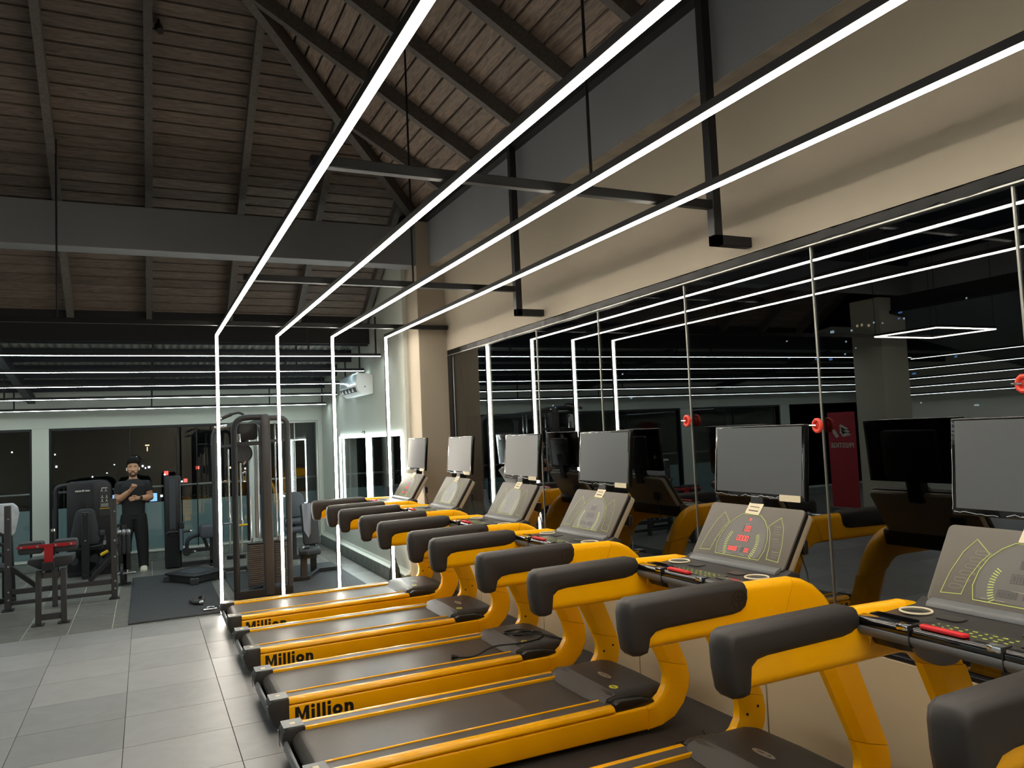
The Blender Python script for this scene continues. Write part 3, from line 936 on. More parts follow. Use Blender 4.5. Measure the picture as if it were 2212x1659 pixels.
    mk('stop_key', 'redkey', R, lambda bm: prism(bm, [(1.566, -.035), (1.592, -.04), (1.596, .125), (1.566, .115)], 'z', 1.158, 1.170), 0.004, 2)
    for s in (-1, 1):
        def ringfn(bm):
            tube(bm, [(1.765 + .05 * math.cos(t * math.pi / 12), s * .275 + .052 * math.sin(t * math.pi / 12), 1.1575) for t in range(24)], .0042, 6, closed=True)
        mk('cup_ring', 'paper', R, ringfn)
        mk('cup_well', 'lcd_dark', R, lambda bm: cyl(bm, (1.765, s * .275, 1.12), (1.765, s * .275, 1.1565), .047, 20))
        mk('tray_slot', 'gloss_black', R, lambda bm: prism(bm, rrect(1.612, 1.655, min(s * .175, s * .345), max(s * .175, s * .345), .008), 'z', 1.12, 1.1595))
        mk('phone_well', 'lcd_dark', R, lambda bm: prism(bm, rrect(1.735, 1.80, min(s * .1, s * .19), max(s * .1, s * .19), .02), 'z', 1.12, 1.1575))
    def keys(bm):
        rnd = random.Random(5)
        for r in range(3):
            for k in range(9):
                y0 = -.135 + .032 * k
                box(bm, 1.62 + .026 * r, 1.62 + .026 * r + .006, y0, y0 + rnd.uniform(.006, .016), 1.1535, 1.1562)
    mk('keypad', 'print', R, keys)['kind'] = 'stuff'
    mk('keypad_plate', 'lcd_dark', R, lambda bm: prism(bm, rrect(1.605, 1.70, -.165, .165, .006), 'z', 1.14, 1.1545))
    mk('book_ledge', 'plastic_lt', R, lambda bm: prism(bm, [(1.845, 1.158), (1.855, 1.176), (1.885, 1.188), (1.90, 1.16)], 'y', -.30, .30), 0.004, 2)
    mk('speaker_pod', 'plastic_lt', R, lambda bm: ball(bm, (1.66, .13, 1.075), .055, .085, .05, 16, 10))
    mk('pivot_block', 'plastic_dk', R, lambda bm: prism(bm, [(1.60, 1.095), (1.63, 1.05), (1.70, 1.03), (1.74, 1.06), (1.72, 1.1)], 'y', .235, .345), 0.006, 2)
    mk('pivot_block', 'plastic_dk', R, lambda bm: prism(bm, [(1.60, 1.095), (1.63, 1.05), (1.70, 1.03), (1.74, 1.06), (1.72, 1.1)], 'y', -.345, -.235), 0.006, 2)

    # console panel
    pan = mk('console_panel', 'panel', R, lambda bm: prism(bm, rrect(-.318, .318, 0, .308, .022), 'z', -.012, 0), 0.003, 2, xf=P_M)
    mk('panel_gasket', 'plastic_dk', R, lambda bm: prism(bm, rrect(-.318, .318, -.02, .308, .022), 'z', -.028, -.0122), xf=P_M)
    mk('panel_shell', 'beige', R, lambda bm: prism(bm, rrect(-.315, .315, -.03, .305, .022), 'z', -.068, -.0282), 0.010, 2, xf=P_M)
    mk('panel_groove', 'plastic_dk', pan, lambda bm: prism(bm, rrect(-.305, .305, .004, .018, .006), 'z', -.004, .0008), xf=P_M)
    SHIELD = [(-.150, .034), (-.165, .085), (-.158, .14), (-.135, .195), (-.10, .232), (-.06, .258), (.06, .258), (.10, .232), (.135, .195), (.158, .14), (.165, .085), (.150, .034)]
    WING = [(-.272, .040), (-.196, .046), (-.186, .11), (-.160, .175), (-.137, .208), (-.195, .258), (-.232, .205), (-.26, .12)]
    mk('shield_outline', 'print', pan, lambda bm: polyline_on(bm, SHIELD, .0028, P_M))
    mk('shield_face', 'lcd', pan, lambda bm: bm.faces.new([bm.verts.new(P_M @ Vector((p[0] * .94, .146 + (p[1] - .146) * .94, .0007))) for p in SHIELD]))
    mk('wing_outline', 'print', pan, lambda bm: polyline_on(bm, WING, .0024, P_M))
    mk('wing_outline', 'print', pan, lambda bm: polyline_on(bm, [(-p[0], p[1]) for p in WING], .0024, P_M))
    def gauge(bm):
        for s in (-1, 1):
            for k in range(13):
                t = math.radians(150 + 5.2 * k if s < 0 else 30 - 5.2 * k)
                c, d = math.cos(t), math.sin(t)
                cx, cy = 0, .10
                polyline_on(bm, [(cx + .095 * c, cy + .095 * d * 1.05), (cx + .112 * c, cy + .112 * d * 1.05)], .0036, P_M, False)
    mk('gauge', 'print', pan, gauge)['kind'] = 'stuff'
    def prints(bm):
        rnd = random.Random(9)
        for k in range(6):
            u, v = -.247 + .012 * k, .065 + .027 * k
            polyline_on(bm, rrect(u, u + .042, v, v + .015, .006, 2), .0011, P_M)
            cu, cv = u + .052, v + .008
            polyline_on(bm, [(cu + .004 * math.cos(q), cv + .004 * math.sin(q)) for q in [2 * math.pi * z / 8 for z in range(8)]], .0014, P_M)
        for k in range(13):
            if k in (4, 9): continue
            v = .21 - .0125 * k; u = .160 + .004 * k
            polyline_on(bm, [(u + .012, v), (u + .012 + rnd.uniform(.03, .055), v)], .0022 if k in (0, 5, 10) else .0011, P_M, False)
        for (u, v, L) in ((-.018, .205, .03), (-.03, .085, .04), (-.075, .045, .03), (.02, .045, .03), (-.125, .045, .018), (.105, .045, .018)):
            polyline_on(bm, [(u, v), (u + L, v)], .0022, P_M, False)
    mk('small_print', 'printdim', pan, prints)['kind'] = 'stuff'
    for (u0, u1, v0, v1) in ((-.024, .032, .165, .198), (-.044, .044, .112, .147), (-.076, -.008, .058, .085), (.010, .072, .058, .085)):
        mk('display_window', 'lcd_dark', pan, lambda bm: bm.faces.new([bm.verts.new(P_M @ Vector((u, v, .0012))) for u, v in ((u0, v0), (u1, v0), (u1, v1), (u0, v1))]))
    def digits(bm):
        for k, ch in enumerate('00'):
            seg_digit(bm, ch, -.008 + .021 * k, .169, .025, P_M)
        for k, ch in enumerate('0000'):
            seg_digit(bm, ch, -.038 + .0205 * k, .117, .025, P_M)
        for k, ch in enumerate('0000'):
            seg_digit(bm, ch, -.071 + .0155 * k, .062, .018, P_M, .0022)
        for k, ch in enumerate('00'):
            seg_digit(bm, ch, .040 + .0155 * k, .062, .018, P_M, .0022)
        polyline_on(bm, [(.004 + .005 * math.cos(q), .232 + .005 * math.sin(q)) for q in [2 * math.pi * z / 8 for z in range(8)]], .003, P_M)
    dg_ = mk('digits', 'lcd', pan, digits)
    dg_['kind'] = 'stuff'
    lab = mk('paper_label', 'paper', R, lambda bm: prism(bm, [(-.052, .262), (.045, .258), (.052, .318), (-.045, .322)], 'z', .001, .003), xf=P_M)
    def lab_marks(bm):
        polyline_on(bm, [(-.03, .30), (.03, .298)], .004, P_M, False, w1=.0034)
        polyline_on(bm, [(-.03, .279), (.03, .277)], .006, P_M, False, w1=.0034)
    mk('label_marks', 'ink', lab, lab_marks)['kind'] = 'stuff'

    # monitor above the console
    mon = mk('monitor', 'gloss_black', R, lambda bm: prism(bm, rrect(-.308, .308, 0, .36, .006), 'z', -.03, 0), 0.004, 2, xf=M_M)
    mk('screen', 'screen', mon, lambda bm: prism(bm, rrect(-.292, .292, .026, .350, .002), 'z', -.004, .0012), xf=M_M)
    def crinkle(bm):
        rnd = random.Random(21)
        u, v = -.30, .010
        for strand in range(3):
            pts = []
            u = -.30 if strand == 0 else rnd.uniform(-.2, .0)
            e = u + rnd.uniform(.15, .3)
            while u < e:
                pts.append((u, .011 + rnd.uniform(-.006, .006)))
                u += rnd.uniform(.012, .03)
            polyline_on(bm, pts, .0022, M_M, False, w1=.003)
        for uu in (-.305, .302):
            pts = []
            v = .02
            while v < .25:
                pts.append((uu + rnd.uniform(-.002, .002), v)); v += rnd.uniform(.015, .05)
            polyline_on(bm, pts, .0018, M_M, False, w1=.003)
    mk('bezel_film', 'film', mon, crinkle)['kind'] = 'stuff'
    sl = mk('screen_label', 'paper', mon, lambda bm: prism(bm, rrect(.155, .285, -.004, .026, .003), 'z', .0013, .004), xf=M_M)
    mk('monitor_back', 'plastic_dk', R, lambda bm: prism(bm, rrect(-.17, .17, .02, .30, .02), 'z', -.07, -.0302), 0.01, 2, xf=M_M)
    mk('monitor_arm', 'plastic_dk', R, lambda bm: prism(bm, [(2.03, 1.36), (2.10, 1.35), (2.14, 1.60), (2.07, 1.62)], 'y', -.045, .045), 0.005, 1)
    mk('adapter', 'plastic_dk', R, lambda bm: box(bm, 2.065, 2.095, -.27, -.19, 1.22, 1.29), 0.006, 1)
    mk('adapter_lead', 'cord', R, lambda bm: tube(bm, fillet([(2.08, -.23, 1.22), (2.10, -.25, 1.12), (2.07, -.28, 1.05)], .05), .004, 6))
    return R

def million(bm, h=0.094, t=0.0225, d=0.0011):
    x = 0.0
    cap = h
    xh = h * .70
    def P(pts): prism(bm, [(p[0], p[1]) for p in pts], 'z', 0, d)
    w = h * .95
    P([(0, 0), (0, cap), (t * 1.12, cap), (w / 2, cap * .42), (w - t * 1.12, cap), (w, cap), (w, 0), (w - t, 0), (w - t, cap * .62), (w / 2 + t * .32, cap * .14), (w / 2 - t * .32, cap * .14), (t, cap * .62), (t, 0)])
    x = w + t * .62
    def stem(x, hh): P([(x, 0), (x + t * .92, 0), (x + t * .92, hh), (x, hh)])
    def dot(x): P([(x + t * .46 + t * .56 * math.cos(q * math.pi / 6), cap * .90 + t * .56 * math.sin(q * math.pi / 6)) for q in range(12)])
    stem(x, xh); dot(x); x += t * 1.55
    stem(x, cap * 1.0); x += t * 1.55
    stem(x, cap * 1.0); x += t * 1.55
    stem(x, xh); dot(x); x += t * 1.4
    R = xh / 2
    n = 20
    o = [(x + R + R * math.cos(2 * math.pi * k / n), R + R * math.sin(2 * math.pi * k / n)) for k in range(n)]
    i = [(x + R + (R - t) * math.cos(2 * math.pi * k / n), R + (R - t) * math.sin(2 * math.pi * k / n)) for k in range(n)]
    for k in range(n):
        q = (k + 1) % n
        P([o[k], o[q], i[q], i[k]])
    x += 2 * R + t * .55
    wn = xh * .92
    P([(x, 0), (x + t, 0), (x + t, xh * .52), (x + t * 1.25, xh * .66), (x + wn * .5, xh * .72), (x + wn - t * 1.15, xh * .64), (x + wn - t, xh * .5), (x + wn - t, 0), (x + wn, 0), (x + wn, xh * .62), (x + wn - t * .3, xh * .86), (x + wn - t, xh * .98), (x + wn * .55, xh * 1.02), (x + t * 1.1, xh * .9), (x + t, xh), (x, xh)])
_bm = bmesh.new()
million(_bm)
TXT = finish(_bm, 'lettering')
tm = make_treadmill()
TLAB = ['farthest yellow treadmill, beside the glowing light posts, with small red console digits',
        'second farthest yellow treadmill, in front of the cream column',
        'third yellow treadmill from the far end, with a black cable lying on its hood',
        'fourth yellow treadmill from the far end, its whole running deck in view',
        'yellow treadmill with lit red zeros on its console, second nearest the camera',
        'nearest yellow treadmill, cut off by the right edge of the picture']
TY_ = (8.30, 6.98, 5.62, 4.38, 2.95, 1.615)
mills = []
for k, yc in enumerate(TY_):
    t = tm if k == 0 else copy_tree(tm)
    t.location = (0.68, yc, 0)
    t['label'] = TLAB[k]
    t['group'] = 'row of yellow treadmills'
    mills.append(t)
def set_mat(root, nm, m):
    for o in root.children_recursive:
        if o.name.split('.')[0] == nm:
            o.material_slots[0].link = 'OBJECT'
            o.material_slots[0].material = M[m]
set_mat(mills[4], 'digits', 'led_red')
set_mat(mills[0], 'digits', 'led_red')
for q in (1, 2):
    set_mat(mills[q], 'digits', 'printdim')
    set_mat(mills[q], 'display_window', 'lcd')

mk('rubber_underlay', 'underlay', floor, lambda bm: box(bm, .95, 3.29, .55, 8.66, 0, .002))
# cables
c1 = mk('power_cord', 'cord', None, lambda bm: (tube(bm, fillet([(-.62, -.10, .010), (-.50, -.16, .008), (-.34, -.12, .055), (-.12, -.2, .058), (.06, -.16, .060), (.16, -.02, .062), (.05, .10, .064), (-.10, .08, .060), (-.02, -.02, .066), (.10, .02, .07), (.0, .20, .062), (-.15, .16, .06), (-.05, .05, .068), (.12, -.10, .068), (.20, -.26, .05)], .09, 5), .0065, 6), cyl(bm, (-.66, -.09, .018), (-.61, -.103, .012), .019, 10, .010)), loc=(2.68, 5.55, 0.193))
tag(c1, 'black power cord with plug lying across the motor hood', 'cable')
def coil(bm):
    pts = []
    for k in range(60):
        t = 2 * math.pi * k / 20
        pts.append((.16 * math.cos(t) * (1 + .12 * math.sin(t * .37)), .10 * math.sin(t) * (1 + .1 * math.cos(t * .5)), .008 + .005 * (k // 20) + .004 * math.sin(t * 2)))
    pts += [(.20, .06, .008), (.26, .2, .008)]
    tube(bm, pts, .0065, 6)
c2 = mk('power_cord', 'cord', None, coil, loc=(2.74, 3.62, 0.003))
tag(c2, 'coiled black cord on the floor between two treadmills', 'cable')
M.update(
    paper2=mat('pale_patterned_vinyl', 'b9bdc4', 0.5, var=0.25, scale=14),
    machine2=mat('machine_slate', '3c4148', 0.4, 0.2),
    steel2=mat('slate_blue_steel', '5c6874', 0.4, 0.4),
    stack=mat('taupe_iron_plate', '5d5550', 0.5, 0.2),
    beard=mat('short_beard', '4a3428', 0.8),
    band=mat('black_strap', '121212', 0.5),
    gold=mat('pale_bracelet', 'c9b37a', 0.3, 0.7),
)
FARLIGHTS = [(-0.57, 21.39, 0.09, 0.10, 'city_white'), (-0.44, 21.38, 0.09, 0.10, 'city_white'), (-0.14, 20.91, 0.09, 0.10, 'city_white'), (-0.01, 20.80, 0.06, 0.08, 'city_white'), (0.16, 20.84, 0.11, 0.10, 'city_white'), (-4.05, 21.11, 0.08, 0.10, 'city_white'), (-1.46, 21.06, 0.06, 0.05, 'city_white'), (-1.80, 20.65, 0.06, 0.05, 'city_white'), (0.98, 20.47, 0.20, 0.21, 'city_red'), (0.91, 20.40, 0.09, 0.08, 'city_white'), (1.92, 20.02, 0.18, 0.19, 'city_red'), (1.74, 19.98, 0.09, 0.08, 'city_white'), (2.53, 20.67, 0.16, 0.16, 'city_red'), (0.36, 19.25, 0.33, 0.41, 'city_blue'), (-1.50, 19.41, 0.15, 0.18, 'city_blue'), (0.74, 19.29, 0.11, 0.11, 'city_white'), (-4.11, 21.72, 0.06, 0.07, 'city_white'), (-5.94, 21.93, 0.06, 0.07, 'city_white'), (3.91, 19.83, 0.12, 0.11, 'city_warm'), (4.18, 20.57, 0.09, 0.11, 'city_warm'), (4.98, 20.48, 0.10, 0.08, 'city_white'), (0.09, 21.99, 0.20, 0.06, 'city_warm'), (0.09, 21.79, 0.04, 0.22, 'city_warm'), (-2.46, 20.50, 0.06, 0.07, 'city_white')]
RIGHTLIGHTS = [(80.55, 27.89, 0.85, 0.17, 'city_white'), (82.21, 28.00, 0.28, 0.18, 'city_white'), (78.80, 28.20, 0.23, 0.52, 'city_blue'), (80.08, 29.84, 0.27, 0.18, 'city_white'), (89.52, 39.17, 0.32, 0.22, 'city_white'), (87.70, 35.71, 0.42, 0.21, 'city_white'), (110.08, 35.81, 0.45, 0.25, 'city_white'), (109.33, 35.47, 0.44, 0.25, 'city_blue'), (110.93, 35.25, 0.46, 0.17, 'city_white'), (58.87, 38.13, 0.18, 0.11, 'city_blue'), (59.03, 39.93, 0.18, 0.12, 'city_white'), (55.27, 37.71, 0.44, 0.23, 'city_blue'), (53.58, 37.49, 0.37, 0.22, 'city_blue'), (53.18, 40.09, 0.42, 0.24, 'city_white'), (50.93, 39.92, 0.20, 0.16, 'city_white'), (50.27, 40.26, 0.19, 0.24, 'city_warm'), (49.76, 40.27, 0.18, 0.24, 'city_warm'), (49.01, 40.12, 0.23, 0.20, 'city_warm'), (48.45, 40.30, 0.14, 0.15, 'city_white'), (47.54, 40.12, 0.14, 0.10, 'city_white'), (45.87, 40.28, 0.17, 0.15, 'city_blue'), (45.37, 40.21, 0.12, 0.18, 'city_white'), (45.69, 40.79, 0.35, 0.14, 'city_blue'), (51.65, 38.96, 0.15, 0.15, 'city_white'), (51.86, 37.79, 0.15, 0.15, 'city_white'), (50.61, 38.22, 0.10, 0.10, 'city_white'), (39.62, 40.99, 0.11, 0.13, 'city_white'), (44.80, 35.32, 0.34, 0.15, 'city_blue'), (44.36, 32.78, 0.12, 0.13, 'city_white'), (39.50, 32.33, 0.37, 0.13, 'city_white'), (40.92, 36.39, 0.22, 0.18, 'city_blue')]

# ------------------------------------------------------------------ far part of the gym
def W(root):
    return Matrix.Translation(-Vector(root.location))

class Kit:
    """A thing whose parts are given in room coordinates."""
    def __init__(self, name, label, cat, loc, group=None):
        self.root = thing(name, label, cat, loc, 0, group)
        self.x = W(self.root)
    def p(self, name, m, fn, bevel=0.0, seg=2, parent=None, angle=40, kind=None):
        o = mk(name, m, parent or self.root, fn, bevel, seg, angle, xf=self.x)
        if kind: o['kind'] = kind
        return o
    def box(self, name, m, *b, bevel=0.004, parent=None):
        return self.p(name, m, lambda bm: box(bm, *b), bevel, 1, parent)
    def bar(self, name, m, p0, p1, wd, dp, bevel=0.003, parent=None):
        p0 = Vector(p0); p1 = Vector(p1)
        d = (p1 - p0).normalized()
        up = Vector((0, 0, 1)) if abs(d.z) < 0.95 else Vector((0, 1, 0))
        s = d.cross(up).normalized(); u = s.cross(d).normalized()
        def fn(bm):
            loft(bm, [[p + s * a * wd / 2 + u * b * dp / 2 for a, b in ((-1, -1), (1, -1), (1, 1), (-1, 1))] for p in (p0, p1)])
        return self.p(name, m, fn, bevel, 1, parent)
    def tube(self, name, m, pts, r, fil=0.0, parent=None, seg=10):
        return self.p(name, m, lambda bm: tube(bm, fillet(pts, fil, 6) if fil else pts, r, seg), parent=parent)

# rubber mats
MATS = [(-0.19, 0.78, 9.2, 12.4, 'ribbed black rubber mat under the step platform'), (0.97, 2.51, 9.25, 11.85, 'ribbed black rubber mat under the cable tower')]
for (a, b, c, d, lb) in MATS:
    o = thing('rubber_mat', lb, 'mat', ((a + b) / 2, (c + d) / 2, 0), 0, 'rubber mats')
    hx, hy = (b - a) / 2, (d - c) / 2
    mk('mat_base', 'mat_edge', o, lambda bm: box(bm, -hx, hx, -hy, hy, 0, 0.012), 0.003, 1)
    def ribs(bm):
        yy = -hy + 0.02
        while yy < hy - 0.02:
            box(bm, -hx + 0.015, hx - 0.015, yy, yy + 0.018, 0.012, 0.0165)
            yy += 0.034
    mk('mat_ribs', 'rubber', o, ribs)['kind'] = 'stuff'

# bench press frame with red arm bar
k = Kit('bench_frame', 'dark steel bench frame with a red T bar and two black cushions', 'gym bench', (-0.93, 10.4, 0))
for X in (-1.49, -0.37):
    u = k.box('upright', 'machine_br', X - .033, X + .033, 10.905, 10.975, 0.012, 1.235)
    k.box('foot_plate', 'machine', X - .06, X + .06, 10.86, 11.02, 0, 0.012)
    for z in (.13, .22, .52, .72, 1.08):
        k.p('bolt', 'chrome', lambda bm: cyl(bm, (X + .01, 10.905, z), (X + .01, 10.895, z), .012, 8), parent=u)
    s = 1 if X < -1 else -1
    for z in (.62, .74, .86):
        k.p('rack_hook', 'machine', lambda bm: prism(bm, [(X - s * .035, z), (X - s * .075, z + .03), (X - s * .075, z + .07), (X - s * .05, z + .05), (X - s * .035, z + .05)], 'y', 10.915, 10.965), parent=u)
k.box('cross_bar', 'machine_br', -1.457, -.403, 10.915, 10.965, .185, .245)
k.box('cross_bar', 'machine_br', -1.457, -.403, 10.92, 10.96, .06, .105)
k.bar('brace', 'machine', (-1.46, 10.94, .50), (-1.19, 10.94, .245), .05, .05)
k.bar('brace', 'machine', (-.40, 10.94, .50), (-.64, 10.94, .245), .05, .05)
k.box('rear_post', 'machine_br', -1.03, -.975, 10.84, 10.90, 0, .5)
k.box('spine', 'machine_br', -1.0, -.94, 9.83, 10.9, .50, .56)
for X in (-1.06, -.82):
    k.bar('front_leg', 'machine_br', (X, 9.8, .012), (X + (.005 if X < -1 else -.005), 9.8, .58), .055, .06)
    k.box('foot_plate', 'machine', X - .06, X + .055, 9.74, 9.87, 0, .012)
k.box('leg_brace', 'machine_br', -1.035, -.84, 9.785, 9.815, .05, .115)
k.box('leg_brace', 'machine_br', -1.035, -.84, 9.785, 9.815, .495, .555)
k.p('seat', 'pad', lambda bm: prism(bm, [(-1.165, .655), (-1.165, .69), (-.735, .70), (-.735, .64), (-.80, .60), (-1.05, .585)], 'y', 9.84, 10.25), 0.012, 2)
rb = k.p('red_bar', 'redmetal', lambda bm: prism(bm, [(-1.25, .832), (-1.25, .862), (-.70, .862), (-.70, .828), (-.915, .825), (-.915, .60), (-1.0, .60), (-1.0, .825)], 'y', 9.755, 9.775), 0.003, 1)
for X in (-1.21, -1.06, -.89, -.745):
    k.p('bolt', 'chrome', lambda bm: cyl(bm, (X, 9.755, .846), (X, 9.747, .846), .012, 8), parent=rb)
for a, b in ((-1.245, -1.01), (-.92, -.69)):
    k.p('cushion', 'pad', lambda bm: prism(bm, rrect(a, b, .765, .888, .03), 'y', 9.776, 9.98), 0.015, 2)
k.box('sleeve', 'machine', -1.015, -.90, 9.70, 9.84, .585, .67)
k.box('neck_post', 'machine', -.975, -.935, 10.15, 10.19, .56, .96)
k.p('pop_pin', 'chrome', lambda bm: cyl(bm, (-.955, 10.17, .955), (-.955, 10.17, .985), .022, 12))

# bench whose pale pad shows at the left edge
k = Kit('incline_bench', 'incline bench with a pale patterned back pad at the left edge', 'gym bench', (-1.7, 11.7, 0))
k.p('back_pad', 'paper2', lambda bm: prism(bm, [(-2.0, .82), (-2.0, 1.23), (-1.52, 1.23), (-1.47, 1.18), (-1.455, 1.1), (-1.50, .86), (-1.53, .82)], 'y', 11.56, 11.63), 0.02, 3)
k.bar('back_post', 'machine', (-1.62, 11.68, 0.01), (-1.62, 11.66, 1.1), .06, .06)
k.bar('brace', 'machine', (-1.52, 11.62, .0), (-1.56, 11.64, .82), .05, .05)
k.box('base_rail', 'machine', -2.0, -1.5, 11.5, 11.56, 0, .06)
k.box('seat', 'pad', -2.05, -1.55, 11.2, 11.55, .42, .5, bevel=.02)
for X in (-1.62, -1.72):
    k.p('grip_sleeve', 'chrome', lambda bm: cyl(bm, (X, 11.15, .62), (X, 11.02, .62), .03, 12))
k.box('seat_leg', 'machine', -1.8, -1.74, 11.3, 11.36, 0, .42)

# seated machine with tall shroud
k = Kit('seated_press_machine', 'seated exercise machine with a tall black shroud and tapered back pad', 'gym machine', (-0.8, 13.1, 0))
k.p('shroud', 'machine', lambda bm: prism(bm, [(-1.06, .04), (-1.06, 1.36), (-1.03, 1.39), (-.62, 1.405), (-.53, 1.385), (-.48, 1.33), (-.465, 1.24), (-.465, .04)], 'y', 13.17, 13.42), 0.014, 2)
k.box('shroud_ridge', 'machine', -.735, -.715, 13.155, 13.175, .06, 1.37)
k.tube('arch_tube', 'machine', [(-1.21, 13.30, 0.0), (-1.21, 13.30, 1.33), (-1.05, 13.30, 1.345)], .035, .14)
k.box('slot', 'plastic_dk', -.90, -.82, 13.165, 13.175, .98, 1.12)
lg = k.p('logo_plate', 'placard', lambda bm: prism(bm, rrect(-.955, -.735, 1.232, 1.272, .018), 'y', 13.160, 13.171))
def logo(bm):
    for a, b in ((-.945, -.93), (-.925, -.91), (-.905, -.89), (-.885, -.87), (-.815, -.80), (-.795, -.78), (-.775, -.76)):
        box(bm, a, b, 13.157, 13.160, 1.243, 1.262)
    for i in range(3):
        box(bm, -.86, -.835 + .006 * i, 13.157, 13.160, 1.243 + .009 * i, 1.249 + .009 * i)
k.p('logo_marks', 'whitefig', logo, parent=lg, kind='stuff')
pl = k.p('placard', 'placard', lambda bm: prism(bm, rrect(-.632, -.492, .985, 1.30, .012), 'y', 13.158, 13.171))
def figs(bm):
    for (X, z) in ((-.60, 1.24), (-.545, 1.235), (-.595, 1.14), (-.535, 1.14), (-.595, 1.085), (-.535, 1.085)):
        box(bm, X - .004, X + .004, 13.155, 13.158, z, z + .03)
        for s in (-1, 1):
            prism(bm, [(X, z + .012), (X + s * .018, z - .012), (X + s * .013, z - .014), (X - s * .003, z + .006)], 'y', 13.155, 13.158)
    for i in range(5):
        box(bm, -.615, -.505 - .01 * (i % 2), 13.155, 13.158, 1.0 + .011 * i, 1.003 + .011 * i)
    box(bm, -.60, -.525, 13.155, 13.158, 1.275, 1.285)
k.p('placard_print', 'whitefig', figs, parent=pl, kind='stuff')
k.box('placard_stripe', 'yellowgrip', -.632, -.492, 13.156, 13.171, .968, .978, parent=pl)
k.p('lower_placard', 'plastic', lambda bm: prism(bm, rrect(-.632, -.492, .865, .96, .008), 'y', 13.158, 13.171))
k.p('back_pad', 'pad', lambda bm: prism(bm, [(-1.0, .55), (-.995, .62), (-.93, .95), (-.90, .99), (-.85, 1.005), (-.75, 1.005), (-.70, .99), (-.67, .95), (-.61, .55), (-.64, .48), (-.95, .48)], 'y', 12.86, 12.94), 0.02, 3)
k.box('back_post', 'machine', -.852, -.748, 12.82, 12.865, .02, .96, bevel=.008)
for z in (.93, .55):
    k.p('bolt', 'chrome', lambda bm: cyl(bm, (-.80, 12.82, z), (-.80, 12.812, z), .012, 8))
k.box('seat', 'pad', -1.0, -.58, 12.9, 13.14, .40, .49, bevel=.02)
k.p('arm_pad', 'pad', lambda bm: box(bm, -.625, -.55, 12.84, 12.95, .60, .68), 0.018, 2)
k.tube('lever', 'machine', [(-.60, 12.9, .62), (-.555, 12.9, .60), (-.555, 12.88, .49), (-.60, 12.86, .46), (-.74, 12.86, .45)], .018, .03)
k.p('lever_tip', 'chrome', lambda bm: cyl(bm, (-.556, 12.875, .47), (-.556, 12.875, .53), .026, 10))
k.p('yellow_grip', 'yellowgrip', lambda bm: cyl(bm, (-.605, 12.85, .325), (-.515, 12.83, .375), .024, 10))
k.tube('grip_rod', 'machine', [(-.60, 12.85, .33), (-.63, 12.86, .26), (-.65, 12.9, .12)], .013, .03)
k.bar('strut', 'machine', (-.74, 12.85, .04), (-.50, 13.1, .32), .06, .06)
k.bar('base_rail', 'machine', (-.80, 12.8, .03), (-.80, 13.4, .03), .08, .06)
k.bar('base_rail', 'machine', (-1.05, 13.2, .03), (-.46, 13.2, .03), .08, .06)
for X, z in ((-.95, .2), (-.7, .22), (-.62, .16)):
    k.p('roller', 'pad', lambda bm: cyl(bm, (X, 12.95, z + .05), (X, 13.12, z + .05), .055, 12))

# accessory post with hanging bars and a weight plate
k = Kit('accessory_post', 'slim black storage post behind the bench frame', 'storage rack', (-0.28, 11.95, 0))
k.box('post', 'machine', -.30, -.25, 11.93, 11.99, 0.012, .80)
k.box('hook_rail', 'machine', -.37, -.18, 11.90, 11.94, .70, .73)
k.box('lower_shroud', 'plastic_dk', -.35, -.20, 11.93, 12.05, .2, .45)
k.box('foot_plate', 'machine', -.36, -.20, 11.85, 12.08, 0, .012)
k.p('peg', 'steel', lambda bm: cyl(bm, (-.40, 11.84, .165), (-.14, 11.84, .165), .014, 10))
k.box('peg_arm', 'machine', -.29, -.26, 11.83, 11.95, .15, .18)
for i, X in enumerate((-.335, -.28, -.225)):
    g = thing('bar_attachment', ['left one of three black cable bars with silver ends hanging on the post', 'middle one of three black cable bars with silver ends', 'right one of three black cable bars with silver ends, beside the man'][i], 'gym handle', (X, 11.86, .43), 0, 'cable bars hanging on the storage post')
    mk('bar_grip', 'pad', g, lambda bm: tube(bm, [(0, 0, 0), (.0, 0, .1), (0, 0, .25)], .02, 10, radii=[.022, .030, .024]))
    mk('bar_end', 'steel', g, lambda bm: tube(bm, [(0, 0, .25), (0, 0, .27), (0, -.002, .31), (0, -.004, .325)], .024, 10, radii=[.024, .031, .031, .018]))
wp = thing('weight_plate', 'small black weight plate on the storage post peg', 'weight plate', (-.31, 11.84, .165), 0)
mk('plate_disc', 'machine', wp, lambda bm: tube(bm, [(-.02, 0, 0), (-.016, 0, 0), (.016, 0, 0), (.02, 0, 0)], .14, 24, radii=[.125, .14, .14, .125]))
mk('plate_hub', 'steel', wp, lambda bm: cyl(bm, (-.028, 0, 0), (.028, 0, 0), .03, 14))

# tower machine with lever and round seat beyond the mat
k = Kit('lever_machine', 'black column machine with lever arms and a padded round seat', 'gym machine', (0.55, 13.1, 0))
k.p('column', 'machine', lambda bm: prism(bm, [(.25, 12.98), (.27, 12.95), (.46, 12.95), (.485, 12.98), (.485, 13.28), (.25, 13.28)], 'z', .015, 1.40), 0.012, 2)
k.p('column_inset', 'machine2', lambda bm: prism(bm, rrect(.318, .405, .5, 1.36, .035), 'y', 12.938, 12.951), 0.003, 1)
k.box('column_edge', 'machine2', .463, .482, 12.943, 12.96, .45, 1.38)
k.bar('lever', 'steel2', (.475, 12.90, .27), (.475, 12.90, .66), .045, .03, .006)
k.box('lever_head', 'machine', .45, .52, 12.87, 12.95, .60, .70, bevel=.01)
k.p('pivot', 'machine', lambda bm: cyl(bm, (.36, 12.95, .56), (.36, 12.90, .56), .05, 14))
